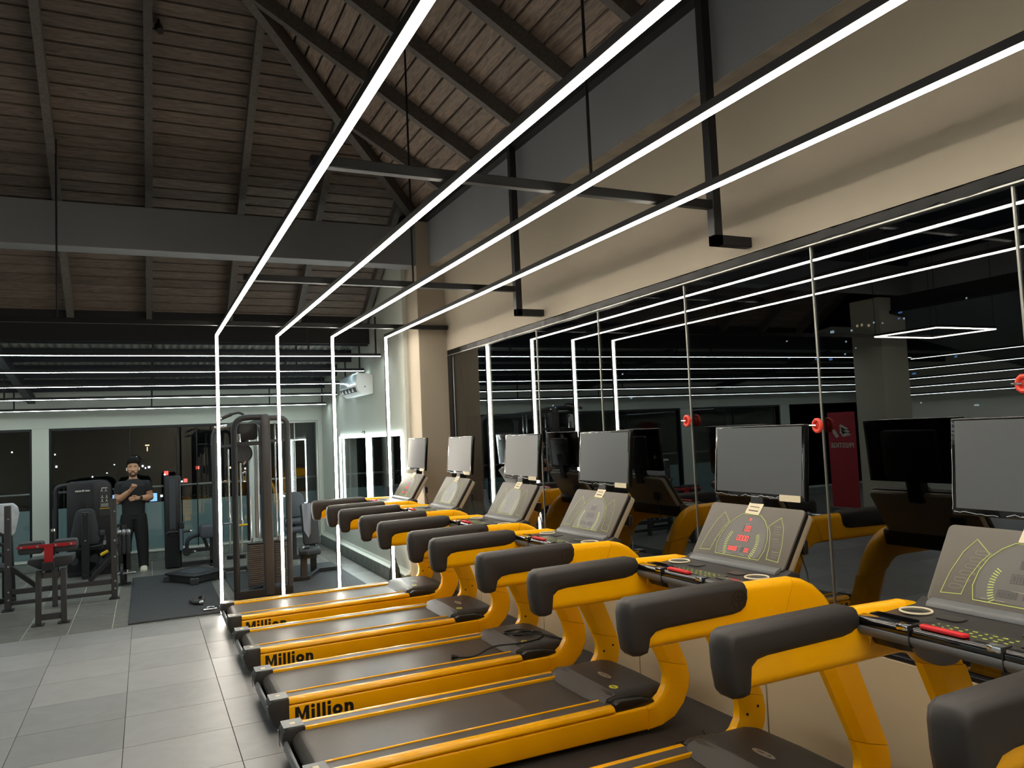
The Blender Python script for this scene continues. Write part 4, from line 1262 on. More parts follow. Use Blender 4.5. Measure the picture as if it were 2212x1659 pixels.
k.tube('cross_lever', 'machine', [(.27, 12.91, .53), (.30, 12.90, .555), (.44, 12.90, .555)], .02, .02)
for (a, b, z) in ((.50, .60, .55), (.56, .655, .232)):
    k.p('handle', 'foam', lambda bm: cyl(bm, (a, 12.9, z), (b, 12.9, z + .006), .02, 10))
    k.p('handle_tip', 'chrome', lambda bm: cyl(bm, (b, 12.9, z + .006), (b + .03, 12.9, z + .008), .016, 10, .008))
k.p('hub', 'machine', lambda bm: cyl(bm, (.55, 12.98, .24), (.55, 12.86, .24), .06, 14))
k.tube('curved_arm', 'machine', [(.55, 12.92, .26), (.56, 12.92, .42), (.66, 12.95, .465), (.76, 12.98, .47)], .028, .1)
k.p('roll_seat', 'padgrey', lambda bm: prism(bm, rrect(.74, 1.02, .42, .62, .05), 'y', 12.85, 13.12), 0.03, 3)
k.bar('seat_strut', 'machine', (.80, 12.98, .42), (.85, 12.98, .27), .05, .05)
k.box('seat_post', 'machine', .885, .945, 12.95, 13.02, 0, .42)
k.box('rail', 'machine', .50, .90, 12.95, 13.01, .22, .27)
k.box('base_rail', 'machine', .48, .92, 12.95, 13.02, .02, .08)
k.box('base_foot', 'machine', .87, .96, 12.8, 13.2, 0, .03)

# step platform
k = Kit('step_platform', 'low black step platform on the left rubber mat', 'step', (0.55, 11.65, 0.0165))
P4 = [(.21, 11.66), (.56, 11.13), (.97, 11.5), (.64, 12.1)]
k.p('deck', 'machine', lambda bm: prism(bm, P4, 'z', .105, .135), 0.01, 2)
cx, cy = sum(p[0] for p in P4) / 4, sum(p[1] for p in P4) / 4
k.p('deck_inset', 'machine2', lambda bm: prism(bm, [(cx + (p[0] - cx) * .62, cy + (p[1] - cy) * .62) for p in P4], 'z', .135, .139))
for (X, Y) in P4:
    a, b = cx + (X - cx) * .9, cy + (Y - cy) * .9
    k.p('riser', 'machine2', lambda bm: prism(bm, [(a - .05, b - .05), (a + .05, b - .05), (a + .05, b + .05), (a - .05, b + .05)], 'z', .0165, .105), 0.008, 1)
k.p('skirt', 'plastic_dk', lambda bm: prism(bm, [(cx + (p[0] - cx) * .92, cy + (p[1] - cy) * .92) for p in P4], 'z', .03, .105))

# cable handles dropped on the mat
k = Kit('rope_attachment', 'curved black cable handle lying on the mat by the light post', 'gym handle', (.54, 9.75, .0165))
k.tube('grip', 'foam', [(.47, 9.95, .04), (.45, 9.86, .05), (.50, 9.75, .04), (.58, 9.72, .04)], .022, .05)
k.tube('grip', 'foam', [(.56, 10.0, .05), (.60, 9.92, .08), (.58, 9.80, .05), (.54, 9.73, .04)], .02, .05)
k.p('ring', 'chrome', lambda bm: ball(bm, (.56, 9.72, .045), .03, .03, .022))
k = Kit('stirrup_attachment', 'small chrome stirrup handle lying at the mat edge', 'gym handle', (.62, 9.4, .0165))
k.tube('stirrup', 'chrome', [(.56, 9.33, .03), (.60, 9.45, .03), (.68, 9.43, .03), (.70, 9.33, .03), (.56, 9.33, .03)], .012, .03)

# cable tower
k = Kit('cable_tower', 'tall black cable tower with arched posts and two weight stacks', 'gym machine', (1.25, 10.8, 0.0165))
k.root.location.z = 0.0
k.x = W(k.root)
TB = 0.0165
k.tube('arch', 'machine', [(.96, 9.78, TB), (.96, 9.78, 2.165), (1.30, 9.78, 2.165)], .036, .17, seg=12)
k.tube('arch', 'machine_br', [(1.34, 9.78, 2.15), (1.585, 9.78, 2.15), (1.575, 9.78, TB)], .034, .16, seg=12)
k.p('main_post', 'machine_br', lambda bm: prism(bm, [(1.275, TB), (1.265, 2.17), (1.29, 2.2), (1.355, 2.2), (1.375, 2.16), (1.39, TB)], 'y', 9.73, 9.83), 0.02, 3)
k.tube('arch', 'machine_br', [(.895, 11.95, TB), (.895, 11.95, 2.10), (1.2, 11.95, 2.12), (1.55, 11.95, 2.12), (1.58, 11.95, TB)], .036, .15, seg=12)
k.bar('top_rail', 'machine', (1.31, 9.8, 2.13), (1.31, 11.95, 2.1), .07, .06)
k.bar('top_rail', 'machine', (1.0, 9.8, 2.10), (.93, 11.95, 2.06), .05, .05)
k.bar('cross_bar', 'machine', (.96, 9.78, 1.845), (1.28, 9.78, 1.85), .045, .05)
k.bar('cross_bar', 'machine_br', (1.37, 9.78, 1.87), (1.58, 9.78, 1.87), .03, .035)
k.bar('cross_bar', 'machine_br', (.9, 11.95, 1.82), (1.3, 11.95, 1.83), .03, .04)
k.tube('pull_up_bar', 'machine', [(1.12, 9.9, 2.17), (1.05, 9.9, 2.235), (.93, 9.88, 2.21), (.80, 9.86, 2.15)], .014, .06)
k.p('pull_up_grip', 'foam', lambda bm: cyl(bm, (.95, 9.883, 2.213), (.83, 9.865, 2.163), .021, 10))
k.p('pull_up_tip', 'chrome', lambda bm: cyl(bm, (.83, 9.865, 2.163), (.80, 9.86, 2.15), .022, 10))
k.p('joint', 'chrome', lambda bm: cyl(bm, (.78, 10.3, 2.06), (.93, 10.3, 2.08), .025, 10))
k.bar('base_rail', 'machine', (.94, 9.79, .062), (1.6, 9.79, .06), .09, .08)
k.bar('base_rail', 'machine', (1.33, 9.8, .05), (1.33, 11.95, .05), .08, .06)
k.bar('base_rail', 'machine', (.97, 9.8, .06), (1.33, 10.2, .06), .07, .07)
k.bar('base_rail', 'machine_br', (.88, 11.95, .05), (1.6, 11.95, .05), .08, .05)
k.box('stack_base', 'machine', 1.16, 1.32, 10.2, 10.42, TB, .07)
pm = None
for (xa, xb) in ((1.14, 1.34), (1.46, 1.62)):
    nm = None
    for i in range(20):
        z = .072 + .0255 * i
        if nm is None:
            o = k.p('stack_plate', 'stack', lambda bm: prism(bm, rrect(xa, xb, 10.22, 10.38, .03), 'z', .072, .072 + .0215), 0.003, 1)
            nm = o
        else:
            o = link('stack_plate', nm.data, None, k.root)
            o.location = (0, 0, .0255 * i)
    k.box('stack_cap', 'machine', xa, xb, 10.22, 10.38, .582, .60)
    for dx in (.05, xb - xa - .05):
        k.p('guide_rod', 'chrome', lambda bm: cyl(bm, (xa + dx, 10.3, .06), (xa + dx, 10.3, 2.1), .011, 10))
    k.p('rod_collar', 'steel', lambda bm: cyl(bm, (xa + .07, 10.3, .60), (xa + .07, 10.3, .66), .02, 10))
k.box('chrome_track', 'steel', 1.262, 1.302, 10.42, 10.46, .64, 1.82)
k.box('chrome_track', 'steel', 1.045, 1.085, 10.78, 10.82, .12, 1.68)
for (X, Y, z0, z1) in ((1.085, 11.9, .2, 1.78), (1.185, 11.3, .28, 1.62)):
    k.p('guide_rod', 'chrome', lambda bm: cyl(bm, (X, Y, z0), (X, Y, z1), .013, 10))
    k.p('rod_stop', 'machine', lambda bm: cyl(bm, (X, Y, z0), (X, Y, z0 + .05), .05, 14))
    k.p('rod_collar', 'steel', lambda bm: cyl(bm, (X, Y, .72), (X, Y, .80), .025, 10))
k.p('stop_pin', 'yellowgrip', lambda bm: cyl(bm, (1.14, 11.28, .73), (1.26, 11.28, .735), .014, 8))
k.p('stop_pin', 'steel', lambda bm: cyl(bm, (1.0, 11.88, .71), (1.16, 11.88, .715), .012, 8))
pu = k.p('pulley', 'machine2', lambda bm: cyl(bm, (1.07, 9.95, 1.73), (1.07, 9.915, 1.73), .10, 24))
k.p('pulley_rim', 'plastic_dk', lambda bm: tube(bm, [(1.07 + .105 * math.cos(t * math.pi / 12), 9.93, 1.73 + .105 * math.sin(t * math.pi / 12)) for t in range(24)], .014, 8, closed=True), parent=pu)
for dx, dz in ((-.03, .045), (.02, .045), (-.01, -.05)):
    k.p('bolt', 'plastic_dk', lambda bm: cyl(bm, (1.06 + dx, 9.915, 1.73 + dz), (1.06 + dx, 9.907, 1.73 + dz), .009, 8), parent=pu)
k.tube('cable', 'cord', [(1.09, 9.93, 1.65), (1.082, 9.93, 1.56), (1.085, 9.93, 1.50)], .005)
k.p('carabiner', 'chrome', lambda bm: tube(bm, fillet([(1.065, 9.92, 1.39), (1.105, 9.92, 1.39), (1.105, 9.92, 1.49), (1.085, 9.92, 1.515), (1.065, 9.92, 1.49)], .015, 3, True), .009, 8, closed=True))
k.p('swivel', 'chrome', lambda bm: cyl(bm, (1.07, 9.93, 1.60), (1.10, 9.93, 1.64), .02, 10))
k.p('upper_housing', 'plastic_dk', lambda bm: prism(bm, rrect(1.0, 1.26, 1.89, 2.1, .05), 'y', 9.98, 10.12), 0.01, 2)
k.p('handle_sleeve', 'chrome', lambda bm: cyl(bm, (1.02, 9.86, 1.87), (1.02, 9.86, 1.97), .025, 10))

# adjustable bench with towel
k = Kit('adjustable_bench', 'small black bench with a tilted back pad on the right mat', 'gym bench', (2.0, 10.8, 0))
def pad_box(c, ex, ey, hx, hy, hz):
    B = basis(c, ex, ey)
    def fn(bm):
        prism(bm, rrect(-hx, hx, -hy, hy, .04), 'z', -hz, hz)
        bmesh.ops.transform(bm, matrix=B, verts=bm.verts[:])
    return fn
k.p('back_pad', 'pad', pad_box((2.05, 10.98, .70), (1, 0.12, 0), (-.02, .30, 1), .115, .29, .03), 0.015, 2)
k.p('seat_pad', 'pad', lambda bm: prism(bm, [(1.81, 10.52), (1.90, 10.44), (2.10, 10.5), (2.14, 10.8), (2.02, 10.92), (1.86, 10.86)], 'z', .33, .41), 0.025, 3)
k.box('seat_bracket', 'machine', 1.86, 2.02, 10.55, 10.75, .29, .335)
k.bar('leg', 'machine', (1.88, 10.58, .03), (1.89, 10.62, .31), .085, .05)
k.bar('leg', 'machine', (2.10, 11.06, .03), (2.09, 11.02, .45), .08, .05)
k.bar('base_rail', 'machine', (1.68, 10.52, .045), (1.93, 10.52, .045), .05, .05)
k.bar('base_rail', 'machine', (1.92, 10.52, .045), (2.15, 11.02, .045), .05, .05)
k.bar('base_rail', 'machine', (2.15, 11.02, .045), (2.48, 11.04, .045), .05, .05)
k.bar('back_strut', 'machine', (2.11, 11.08, .30), (2.12, 11.2, .82), .03, .03)
tw = thing('towel', 'grey towel draped over the back pad of the small bench', 'towel', (1.985, 10.9, .75))
def towel(bm):
    nx, nz = 8, 14
    g = []
    for j in range(nz + 1):
        row = []
        for i in range(nx + 1):
            u = i / nx; v = j / nz
            x = -.045 + .125 * u + .03 * v - .035 * u * v + (-.04 * v)
            z = .235 - .35 * v - .10 * v * v * (1 - abs(u - .62) / .62)
            y = -.045 - .155 * v * .55 + .010 * math.sin(u * 7 + v * 2) - .004
            row.append((x, y + .10 * (1 - v) + .0, z))
        g.append(row)
    A = [[bm.verts.new(p) for p in r] for r in g]
    Bv = [[bm.verts.new((p[0], p[1] - .008, p[2])) for p in r] for r in g]
    for j in range(nz):
        for i in range(nx):
            bm.faces.new([A[j][i], A[j][i + 1], A[j + 1][i + 1], A[j + 1][i]])
            bm.faces.new([Bv[j][i], Bv[j + 1][i], Bv[j + 1][i + 1], Bv[j][i + 1]])
    for j in range(nz):
        for i in (0, nx):
            bm.faces.new([A[j][i], A[j + 1][i], Bv[j + 1][i], Bv[j][i]])
    for i in range(nx):
        for j in (0, nz):
            bm.faces.new([A[j][i], A[j][i + 1], Bv[j][i + 1], Bv[j][i]])
mk('cloth', 'towel', tw, towel, angle=80)
gh = Kit('pulse_grip', 'small chrome capped grip lying on the bench seat', 'gym handle', (1.9, 10.55, .412))
gh.p('grip', 'foam', lambda bm: cyl(bm, (1.88, 10.56, .432), (1.96, 10.60, .432), .016, 10))
gh.p('grip_cap', 'chrome', lambda bm: cyl(bm, (1.86, 10.55, .433), (1.88, 10.56, .433), .02, 10))

# leg machine in the corner
k = Kit('leg_curl_machine', 'charcoal padded leg machine in the far right corner', 'gym machine', (2.15, 12.6, 0))
k.p('back_pad', 'padgrey', lambda bm: prism(bm, [(1.98, .66), (1.98, 1.02), (2.02, 1.06), (2.18, 1.05), (2.25, .98), (2.27, .82), (2.27, .66)], 'y', 12.5, 12.6), 0.02, 3)
for z in (.60, .47):
    k.p('roller_pad', 'padgrey', lambda bm: cyl(bm, (1.95, 12.5, z), (2.35, 12.5, z), .055, 16))
k.box('post', 'machine', 2.08, 2.14, 12.6, 12.68, 0, .95)
k.box('base_rail', 'machine', 1.95, 2.3, 12.55, 12.62, 0, .06)
k.box('frame', 'machine', 1.98, 2.27, 12.6, 12.66, .40, .66)
k.bar('side_post', 'steel2', (2.42, 12.5, .0), (2.42, 12.5, .9), .03, .03)

# black bag by the ledge
k = Kit('gym_bag', 'small black bag with a loop handle by the low ledge', 'bag', (2.75, 9.32, 0))
k.p('body', 'pad', lambda bm: tube(bm, [(2.75, 9.32, 0), (2.75, 9.32, .1), (2.75, 9.32, .22), (2.75, 9.32, .31)], .07, 14, radii=[.065, .075, .062, .03]), 0.0)
k.tube('handle', 'cord', [(2.73, 9.32, .30), (2.735, 9.32, .36), (2.765, 9.32, .36), (2.77, 9.32, .30)], .008, .02)

# air conditioner
k = Kit('air_conditioner', 'white wall air conditioner wrapped in crinkled film', 'air conditioner', (2.9, 11.05, 2.45))
AC = [(2.9, 2.47), (2.9, 2.75), (2.70, 2.77), (2.665, 2.74), (2.655, 2.60), (2.68, 2.52), (2.75, 2.46)]
k.p('body', 'white_plastic', lambda bm: prism(bm, AC, 'y', 10.56, 11.58), 0.012, 2)
k.p('front_film', 'acfilm', lambda bm: loft(bm, [[(2.652 + .003 * math.sin(9 * yy), yy, 2.595), (2.662 + .003 * math.sin(11 * yy), yy, 2.743), (2.700, yy, 2.776), (2.704, yy, 2.774), (2.67, yy, 2.738), (2.660, yy, 2.597)] for yy in [10.57 + .05 * i for i in range(20)]]))
k.p('vent_slot', 'vent', lambda bm: prism(bm, [(2.660, 2.575), (2.652, 2.573), (2.69, 2.505), (2.70, 2.51)], 'y', 10.64, 11.52))
for i in range(4):
    k.box('vent_fin', 'white_plastic', 2.655, 2.69, 10.8 + .2 * i, 10.81 + .2 * i, 2.51, 2.57, bevel=.001)
k.p('end_screw', 'vent', lambda bm: cyl(bm, (2.78, 10.56, 2.57), (2.78, 10.553, 2.57), .009, 8))

hk = Kit('wall_hook', 'tiny black hook on the wall above the lit side window', 'hook', (2.9, 11.12, 1.93))
hk.box('plate', 'plastic_dk', 2.893, 2.9, 11.105, 11.135, 1.915, 1.96, bevel=.001)
hk.tube('prong', 'plastic_dk', [(2.895, 11.12, 1.95), (2.87, 11.12, 1.95), (2.865, 11.12, 1.925)], .005, .01)
sn = Kit('roof_spotlight', 'small black spotlight under the far roof slope, unlit', 'light', (0.16, 7.4, 5.68))
sn.p('stem', 'plastic_dk', lambda bm: cyl(bm, (.16, 7.4, 5.73), (.16, 7.4, 5.64), .012, 8))
sn.p('head', 'plastic_dk', lambda bm: cyl(bm, (.16, 7.43, 5.66), (.17, 7.34, 5.58), .04, 12, .03))

# red round pulls on the window mullions
for i, (yy, z) in enumerate(((4.17, 1.87), (3.06, 1.81), (1.96, 1.955))):
    t = thing('window_pull', ['red ring pull on the mullion left of the lit console', 'red ring pull on the mullion right of the lit console', 'red ring pull at the right picture edge'][i], 'handle', (XR + .012, yy, z), 0, 'red ring pulls on the window')
    mk('ring', 'redplastic', t, lambda bm: tube(bm, [(-.022, .026 * math.cos(q * math.pi / 5), .032 * math.sin(q * math.pi / 5)) for q in range(10)], .011, 8, closed=True))
    mk('hub', 'redplastic', t, lambda bm: cyl(bm, (-.02, 0, 0), (0, 0, 0), .02, 10))
    mk('pin', 'chrome', t, lambda bm: cyl(bm, (-.03, .0, 0), (-.03, .045, .002), .006, 8))

# banner, seen mirrored in the glass
k = Kit('roll_up_banner', 'red roll up banner with white lettering, mirrored in the glass', 'banner', (-5.75, 10.95, 0))
k.box('sheet', 'banner', -5.76, -5.75, 10.62, 11.28, .08, 1.95, bevel=0)
k.box('base', 'alum', -5.85, -5.66, 10.58, 11.32, 0, .08, bevel=.01)
k.box('pole', 'alum', -5.775, -5.762, 10.94, 10.96, .08, 1.95, bevel=0)
bt = link('lettering', text_mesh('PRESTIGE', .135, .002, .001, 'CENTER'), 'whitefig', k.root)
place(bt, (.0015, 0, 1.25), (0, 1, 0), (0, 0, 1))
def wings(bm):
    for i in range(3):
        z = 1.50 + .06 * i
        prism(bm, [(10.72 + .03 * i, z), (10.92, z - .04), (11.0, z + .06), (10.95, z + .09), (10.80 + .03 * i, z + .04)], 'x', -5.7495, -5.748)
    prism(bm, [(11.02, 1.47), (11.1, 1.6), (11.2, 1.64), (11.16, 1.54), (11.09, 1.44)], 'x', -5.7495, -5.748)
k.p('emblem', 'whitefig', wings, kind='stuff')

# ------------------------------------------------------------------ outside: balcony and night
rail = thing('balcony_railing', 'balcony railing with frosted teal glass beyond the far windows', 'railing', (0, 15.6, 0))
mk('handrail', 'steel', rail, lambda bm: cyl(bm, (-9, 0, 1.14), (3.6, 0, 1.14), .024, 10))
for X in (-8.4, -6.9, -5.4, -3.9, -1.75, -.2, 1.2, 2.6, 3.5):
    mk('post', 'steel', rail, lambda bm: box(bm, X - .015, X + .015, -.015, .015, .02, 1.12))
XS = [-9.0, -7.4, -5.8, -4.2, -2.6, -1.0, 0.6, 2.2, 3.6]
for a, b in zip(XS[:-1], XS[1:]):
    mk('glass_panel', 'teal', rail, lambda bm: box(bm, a + .01, b - .01, -.03, -.02, .02, .86), .002, 1)
bal = mk('balcony_floor', 'ground', None, lambda bm: box(bm, XLL, 5.2, YF + .3, 15.9, -.2, 0.0)); struct(bal)
rail2 = thing('balcony_railing', 'balcony railing seen through the light framed side window', 'railing', (4.4, 11.8, 0))
mk('handrail', 'steel', rail2, lambda bm: cyl(bm, (0, -3.2, 1.14), (0, 3.7, 1.14), .024, 10))
for Y in (-3, -1.5, 0, 1.5, 3.0):
    mk('post', 'steel', rail2, lambda bm: box(bm, -.015, .015, Y - .015, Y + .015, .02, 1.12))
for a in (-3.2, -1.6, 0, 1.6):
    mk('glass_panel', 'teal', rail2, lambda bm: box(bm, -.03, -.02, a + .01, a + 1.59, .02, .86), .002, 1)
bal2 = mk('balcony_floor', 'ground', None, lambda bm: box(bm, 3.2, 5.2, 8.0, YF + .3, -.2, 0.0)); struct(bal2)
for i, X in enumerate((.55, .82, 1.09)):
    t = thing('potted_shrub', ['leftmost small dark green shrub on the balcony edge', 'middle small dark green shrub on the balcony edge', 'rightmost small dark green shrub on the balcony edge'][i], 'plant', (X, 15.8, 0), 0, 'shrubs on the balcony')
    mk('pot', 'conc', t, lambda bm: tube(bm, [(0, 0, 0), (0, 0, .78)], .07, 10, radii=[.06, .085]))
    def leaves(bm):
        rnd = random.Random(i)
        for q in range(60):
            a = rnd.uniform(0, 6.28); r = rnd.uniform(.01, .1); z = .8 + rnd.uniform(0, .13)
            c = Vector((r * math.cos(a), r * math.sin(a) * .7, z)); d = Vector((math.cos(a), math.sin(a), rnd.uniform(-.2, .6))) * .04
            s = Vector((-math.sin(a), math.cos(a), 0)) * .014
            bm.faces.new([bm.verts.new(p) for p in (c - d * .5, c + s, c + d, c - s)])
    mk('foliage', 'leaf', t, leaves)['kind'] = 'stuff'

def lights(root, spec, plane, d):
    for (a, b, w_, h_, m) in spec:
        if plane == 'y':
            mk('light_dot', m, root, lambda bm: box(bm, a - w_ / 2, a + w_ / 2, -.05 + d, d, b - h_ / 2, b + h_ / 2))
        else:
            mk('light_dot', m, root, lambda bm: box(bm, d - .05, d, a - w_ / 2, a + w_ / 2, b - h_ / 2, b + h_ / 2))
f1 = thing('far_building', 'dark buildings with scattered lights beyond the far windows', 'building', (0, 45, -20))
mk('facade', 'facade', f1, lambda bm: box(bm, -60, 7.2, 0, 5, 0, 26))
mk('facade', 'facade', f1, lambda bm: box(bm, 7.8, 40, 1, 6, 0, 23))
lights(f1, FARLIGHTS, 'y', 0)
f2 = thing('far_building', 'dark hillside blocks with tiny lights beyond the window wall, some standing for reflections', 'building', (60, 0, -30))
mk('facade', 'facade', f2, lambda bm: box(bm, 0, 6, -20, 200, 0, 46))
lights(f2, RIGHTLIGHTS, 'x', 0)  # some of these dots stand for reflections of far lights in the glass

# ------------------------------------------------------------------ the man by the far window
def remesh(fn, name, voxel, smooth=4, factor=0.5):
    bm = bmesh.new()
    fn(bm)
    bmesh.ops.recalc_face_normals(bm, faces=bm.faces[:])
    me = D.meshes.new(name + '_raw')
    bm.to_mesh(me); bm.free()
    o = D.objects.new(name + '_raw', me)
    COL.objects.link(o)
    r = o.modifiers.new('r', 'REMESH'); r.mode = 'VOXEL'; r.voxel_size = voxel; r.use_smooth_shade = True
    s = o.modifiers.new('s', 'SMOOTH'); s.iterations = smooth; s.factor = factor
    dg = bpy.context.evaluated_depsgraph_get(); dg.update()
    out = D.meshes.new_from_object(o.evaluated_get(dg))
    D.objects.remove(o); D.meshes.remove(me)
    out.name = name
    for p in out.polygons: p.use_smooth = True
    return out

def stack(bm, rows, seg=18):
    """Loft of horizontal ellipses: (x, y, z, rx, ry)."""
    loft(bm, [[(x + rx * math.cos(t), y + ry * math.sin(t), z) for t in [2 * math.pi * k / seg for k in range(seg)]] for x, y, z, rx, ry in rows])

SH_R, EL_R, WR_R, FI_R = (-.178, .0, 1.30), (-.225, -.03, 1.06), (-.035, -.19, 1.225), (.015, -.215, 1.295)
SH_L, EL_L, WR_L, FI_L = (.178, .0, 1.30), (.235, -.02, 1.09), (.095, -.185, 1.105), (.02, -.225, 1.105)

def body(bm):
    stack(bm, [(0, .0, .84, .11, .08), (0, .0, .95, .125, .085), (0, .0, 1.1, .14, .095), (0, .0, 1.25, .165, .10), (0, .005, 1.33, .15, .085), (0, .005, 1.375, .085, .07), (0, .0, 1.40, .056, .058), (0, -.005, 1.46, .052, .056)])
    # head
    stack(bm, [(0, -.03, 1.425, .03, .045), (0, -.028, 1.44, .048, .062), (0, -.018, 1.475, .062, .078), (0, -.008, 1.52, .072, .088), (0, -.004, 1.565, .076, .094), (0, .0, 1.61, .077, .096), (0, .005, 1.65, .07, .088), (0, .008, 1.68, .05, .065), (0, .01, 1.692, .02, .03)], 20)
    tube(bm, [(0, -.085, 1.572), (0, -.100, 1.545), (0, -.112, 1.522), (0, -.098, 1.508)], .01, 8, radii=[.008, .011, .014, .010])
    for s in (-1, 1):
        ball(bm, (s * .077, .01, 1.545), .011, .022, .032, 10, 6)
        ball(bm, (s * .014, -.100, 1.514), .009, .010, .008, 8, 5)
        ball(bm, (s * .045, -.070, 1.535), .02, .02, .018, 8, 5)
    # arms
    for SH, EL, WR in ((SH_R, EL_R, WR_R), (SH_L, EL_L, WR_L)):
        a = [Vector(SH), Vector(SH).lerp(Vector(EL), .45), Vector(EL), Vector(EL).lerp(Vector(WR), .3), Vector(EL).lerp(Vector(WR), .7), Vector(WR)]
        tube(bm, a, .05, 12, radii=[.060, .058, .049, .051, .041, .029])
        ball(bm, EL, .046, .046, .046)
    # raised fist: palm, four curled fingers of different length, thumb across
    f = Vector(FI_R); w_ = Vector(WR_R)
    tube(bm, [w_, w_.lerp(f, .5), f], .03, 10, radii=[.027, .034, .036])
    for i in range(4):
        b0 = f + Vector((-.028 + .019 * i, -.018, .022 - .006 * i))
        L = (.026, .03, .028, .022)[i]
        tube(bm, [b0, b0 + Vector((.004, -.022, .006)), b0 + Vector((.004, -.030, -L * .6)), b0 + Vector((.004, -.018, -L * 1.2))], .009, 8, radii=[.010, .010, .009, .008])
    tube(bm, [f + Vector((-.03, -.005, -.02)), f + Vector((-.03, -.04, -.012)), f + Vector((-.004, -.052, -.016))], .01, 8, radii=[.012, .011, .009])
    # open hand resting on the other forearm
    w_ = Vector(WR_L); f = Vector(FI_L)
    tube(bm, [w_, w_.lerp(f, .5), f], .028, 10, radii=[.026, .030, .031])
    for i in range(4):
        b0 = f + Vector((-.006, -.006, .024 - .016 * i))
        L = (.068, .078, .072, .055)[i]
        tube(bm, [b0, b0 + Vector((-L * .45, -.010, .001 - .002 * i)), b0 + Vector((-L * .8, -.004, -.002 - .003 * i)), b0 + Vector((-L, .006, -.004 - .003 * i))], .008, 8, radii=[.0095, .009, .008, .0065])
    tube(bm, [w_.lerp(f, .45) + Vector((0, -.012, .02)), w_.lerp(f, .8) + Vector((-.005, -.025, .042)), f + Vector((-.035, -.028, .045))], .01, 8, radii=[.012, .0105, .008])
    # legs
    for s in (-1, 1):
        tube(bm, [(s * .085, 0, .88), (s * .10, 0, .68), (s * .115, -.005, .46), (s * .12, .005, .25), (s * .125, .01, .06)], .07, 12, radii=[.07, .065, .05, .045, .036])

def shirt(bm):
    stack(bm, [(0, .0, .835, .158, .118), (0, .0, .90, .158, .118), (0, .0, 1.0, .162, .120), (0, .0, 1.1, .175, .125), (0, .0, 1.2, .192, .132), (0, .0, 1.28, .2, .124), (0, .004, 1.335, .165, .10), (0, .004, 1.365, .105, .085), (0, .002, 1.392, .066, .07)], 22)
    for SH, EL, k in ((SH_R, EL_R, .55), (SH_L, EL_L, .52)):
        SH = Vector(SH); EL = Vector(EL)
        tube(bm, [SH + Vector((-SH.x * .35, 0, .01)), SH, SH.lerp(EL, .3), SH.lerp(EL, k)], .07, 14, radii=[.06, .074, .073, .071])
        ball(bm, SH, .075, .075, .062, 14, 10)

def trousers(bm):
    stack(bm, [(0, 0, .78, .16, .115), (0, 0, .86, .152, .11), (0, 0, .90, .148, .105)], 20)
    for s in (-1, 1):
        rows = [(s * .068, 0, .86, .105, .112), (s * .082, 0, .76, .108, .112), (s * .10, 0, .62, .100, .104), (s * .115, 0, .45, .089, .094), (s * .124, .005, .25, .078, .084), (s * .128, .008, .12, .070, .082), (s * .13, .005, .04, .069, .085)]
        stack(bm, rows, 16)
    stack(bm, [(0, 0, .74, .05, .08), (0, 0, .80, .12, .105), (0, 0, .85, .14, .108)], 14)

man = thing('person', 'man in black t-shirt, black trousers and cream shoes adjusting his forearm', 'person', (-0.175, 13.15, 0))
bd_ = link('body', remesh(body, 'body', 0.0062, 3, .45), 'skin', man)
link('t_shirt', remesh(shirt, 't_shirt', 0.009, 6), 'shirt', man)
link('trousers', remesh(trousers, 'trousers', 0.009, 6), 'trousers', man)
def hair(bm):
    rnd = random.Random(4)
    stack(bm, [(0, .03, 1.555, .084, .080), (0, .018, 1.61, .092, .100), (0, .008, 1.655, .090, .108), (0, .004, 1.70, .072, .09), (0, .004, 1.72, .04, .05)], 16)
    for i in range(90):
        t = rnd.uniform(0, 2 * math.pi); ph = rnd.uniform(0, 1.25)
        r = Vector((.093 * math.sin(ph) * math.cos(t), .006 + .106 * math.sin(ph) * math.sin(t), 1.625 + .096 * math.cos(ph)))
        ball(bm, r, .019, .019, .019, 6, 4)
link('fringe', remesh(lambda bm: [ball(bm, (-.07 + .0127 * i, -.088 - .012 * math.cos((i - 5.5) / 4.2) + .004 * (i % 2), 1.662 - .012 * (i % 3) + .006 * (i % 2)), .015, .013, .016, 6, 4) for i in range(12)], 'fringe', 0.007, 1, .3), 'hair', man)
link('hair', remesh(hair, 'hair', 0.007, 1, .3), 'hair', man)
def beard(bm):
    stack(bm, [(0, -.032, 1.420, .030, .046), (0, -.029, 1.436, .050, .066), (0, -.019, 1.472, .0655, .0815), (0, -.004, 1.505, .0725, .078), (0, .012, 1.535, .0765, .055)], 18)
link('beard', remesh(beard, 'beard', 0.005, 2, .4), 'beard', man)
mk('moustache', 'beard', man, lambda bm: tube(bm, [(-.03, -.092, 1.485), (-.015, -.104, 1.496), (0, -.108, 1.498), (.015, -.104, 1.496), (.03, -.092, 1.485)], .006, 8))
mk('chin_skin', 'skin', man, lambda bm: ball(bm, (0, -.094, 1.468), .024, .014, .018, 12, 8))
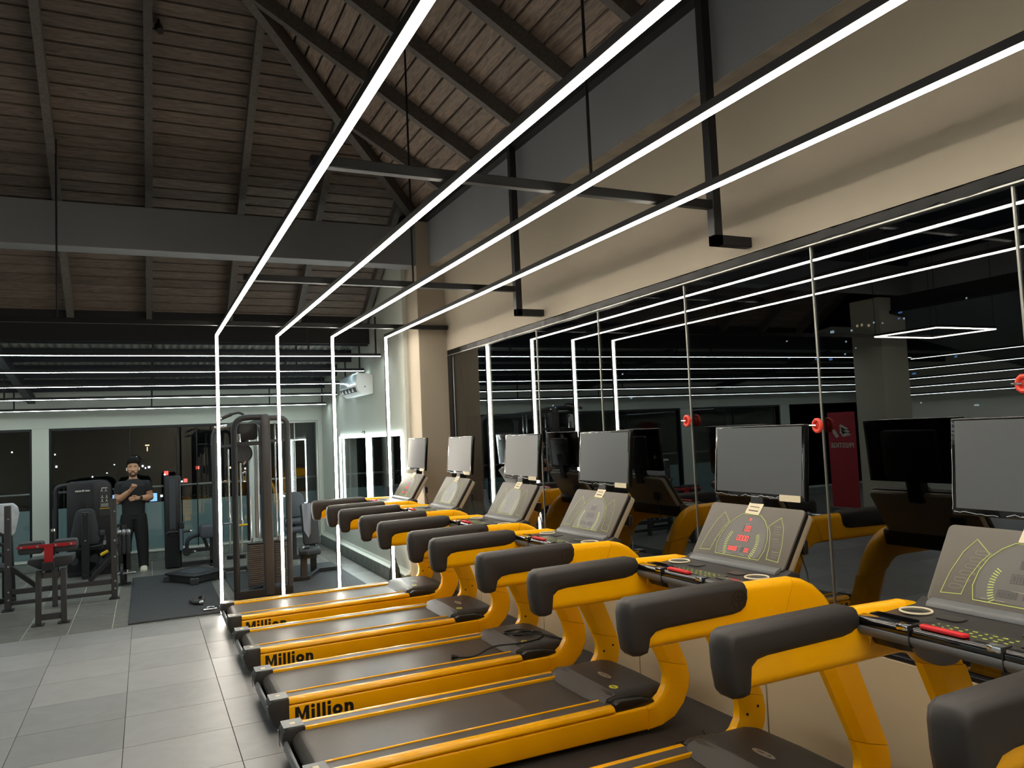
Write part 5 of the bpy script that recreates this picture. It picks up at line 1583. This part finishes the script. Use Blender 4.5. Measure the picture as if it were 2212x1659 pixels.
mk('lips', 'lips', man, lambda bm: tube(bm, [(-.022, -.099, 1.480), (-.010, -.109, 1.484), (0, -.110, 1.482), (.010, -.109, 1.484), (.022, -.099, 1.480)], .006, 8))
for s in (-1, 1):
    mk('eye', 'eyew', man, lambda bm: ball(bm, (s * .031, -.0835, 1.562), .013, .007, .005, 10, 6))
    mk('eyebrow', 'hair', man, lambda bm: tube(bm, [(s * .014, -.094, 1.580), (s * .03, -.091, 1.586), (s * .048, -.078, 1.580)], .005, 6))
    mk('earbud', 'bud', man, lambda bm: (ball(bm, (s * .088, -.006, 1.548), .010, .010, .010, 10, 6), cyl(bm, (s * .089, -.012, 1.545), (s * .086, -.018, 1.515), .0055, 8)))
    def shoe(bm):
        prof = [(-.155, .0), (-.165, .025), (-.15, .05), (-.10, .072), (-.04, .088), (.03, .092), (.085, .085), (.09, .0)]
        rings = []
        for u in (-1, -.8, -.3, .3, .8, 1):
            q = (1 - abs(u) ** 3 * .28)
            rings.append([(s * .132 + u * .048, p[0] * (1 - .10 * abs(u) ** 2), p[1] * q) for p in prof])
        loft(bm, rings)
    sh = mk('shoe', 'shoe', man, shoe, 0.006, 2, angle=60)
    mk('sole', 'shoe', sh, lambda bm: prism(bm, [(s * .132 + .05 * math.cos(t), -.035 + .125 * math.sin(t)) for t in [2 * math.pi * q / 18 for q in range(18)]], 'z', 0, .018))
W1 = Vector(WR_L); E1 = Vector(EL_L)
dv = (E1 - W1).normalized()
wt = mk('watch_strap', 'band', man, lambda bm: tube(bm, [W1 + dv * .004, W1 + dv * .030], .032, 16))
mk('watch_face', 'band', wt, lambda bm: prism(bm, rrect(-.02, .02, -.022, .022, .008), 'z', 0, .010), 0.002, 1, xf=basis(W1 + dv * .017 + Vector((.0, -.032, .004)), dv, (0, 0, 1)))
W2 = Vector(WR_R); E2 = Vector(EL_R); dv2 = (E2 - W2).normalized()
mk('bracelet', 'band', man, lambda bm: tube(bm, [W2 + dv2 * .012, W2 + dv2 * .019], .031, 14))
mk('bracelet', 'gold', man, lambda bm: tube(bm, [W2 + dv2 * .088, W2 + dv2 * .094], .0395, 14))
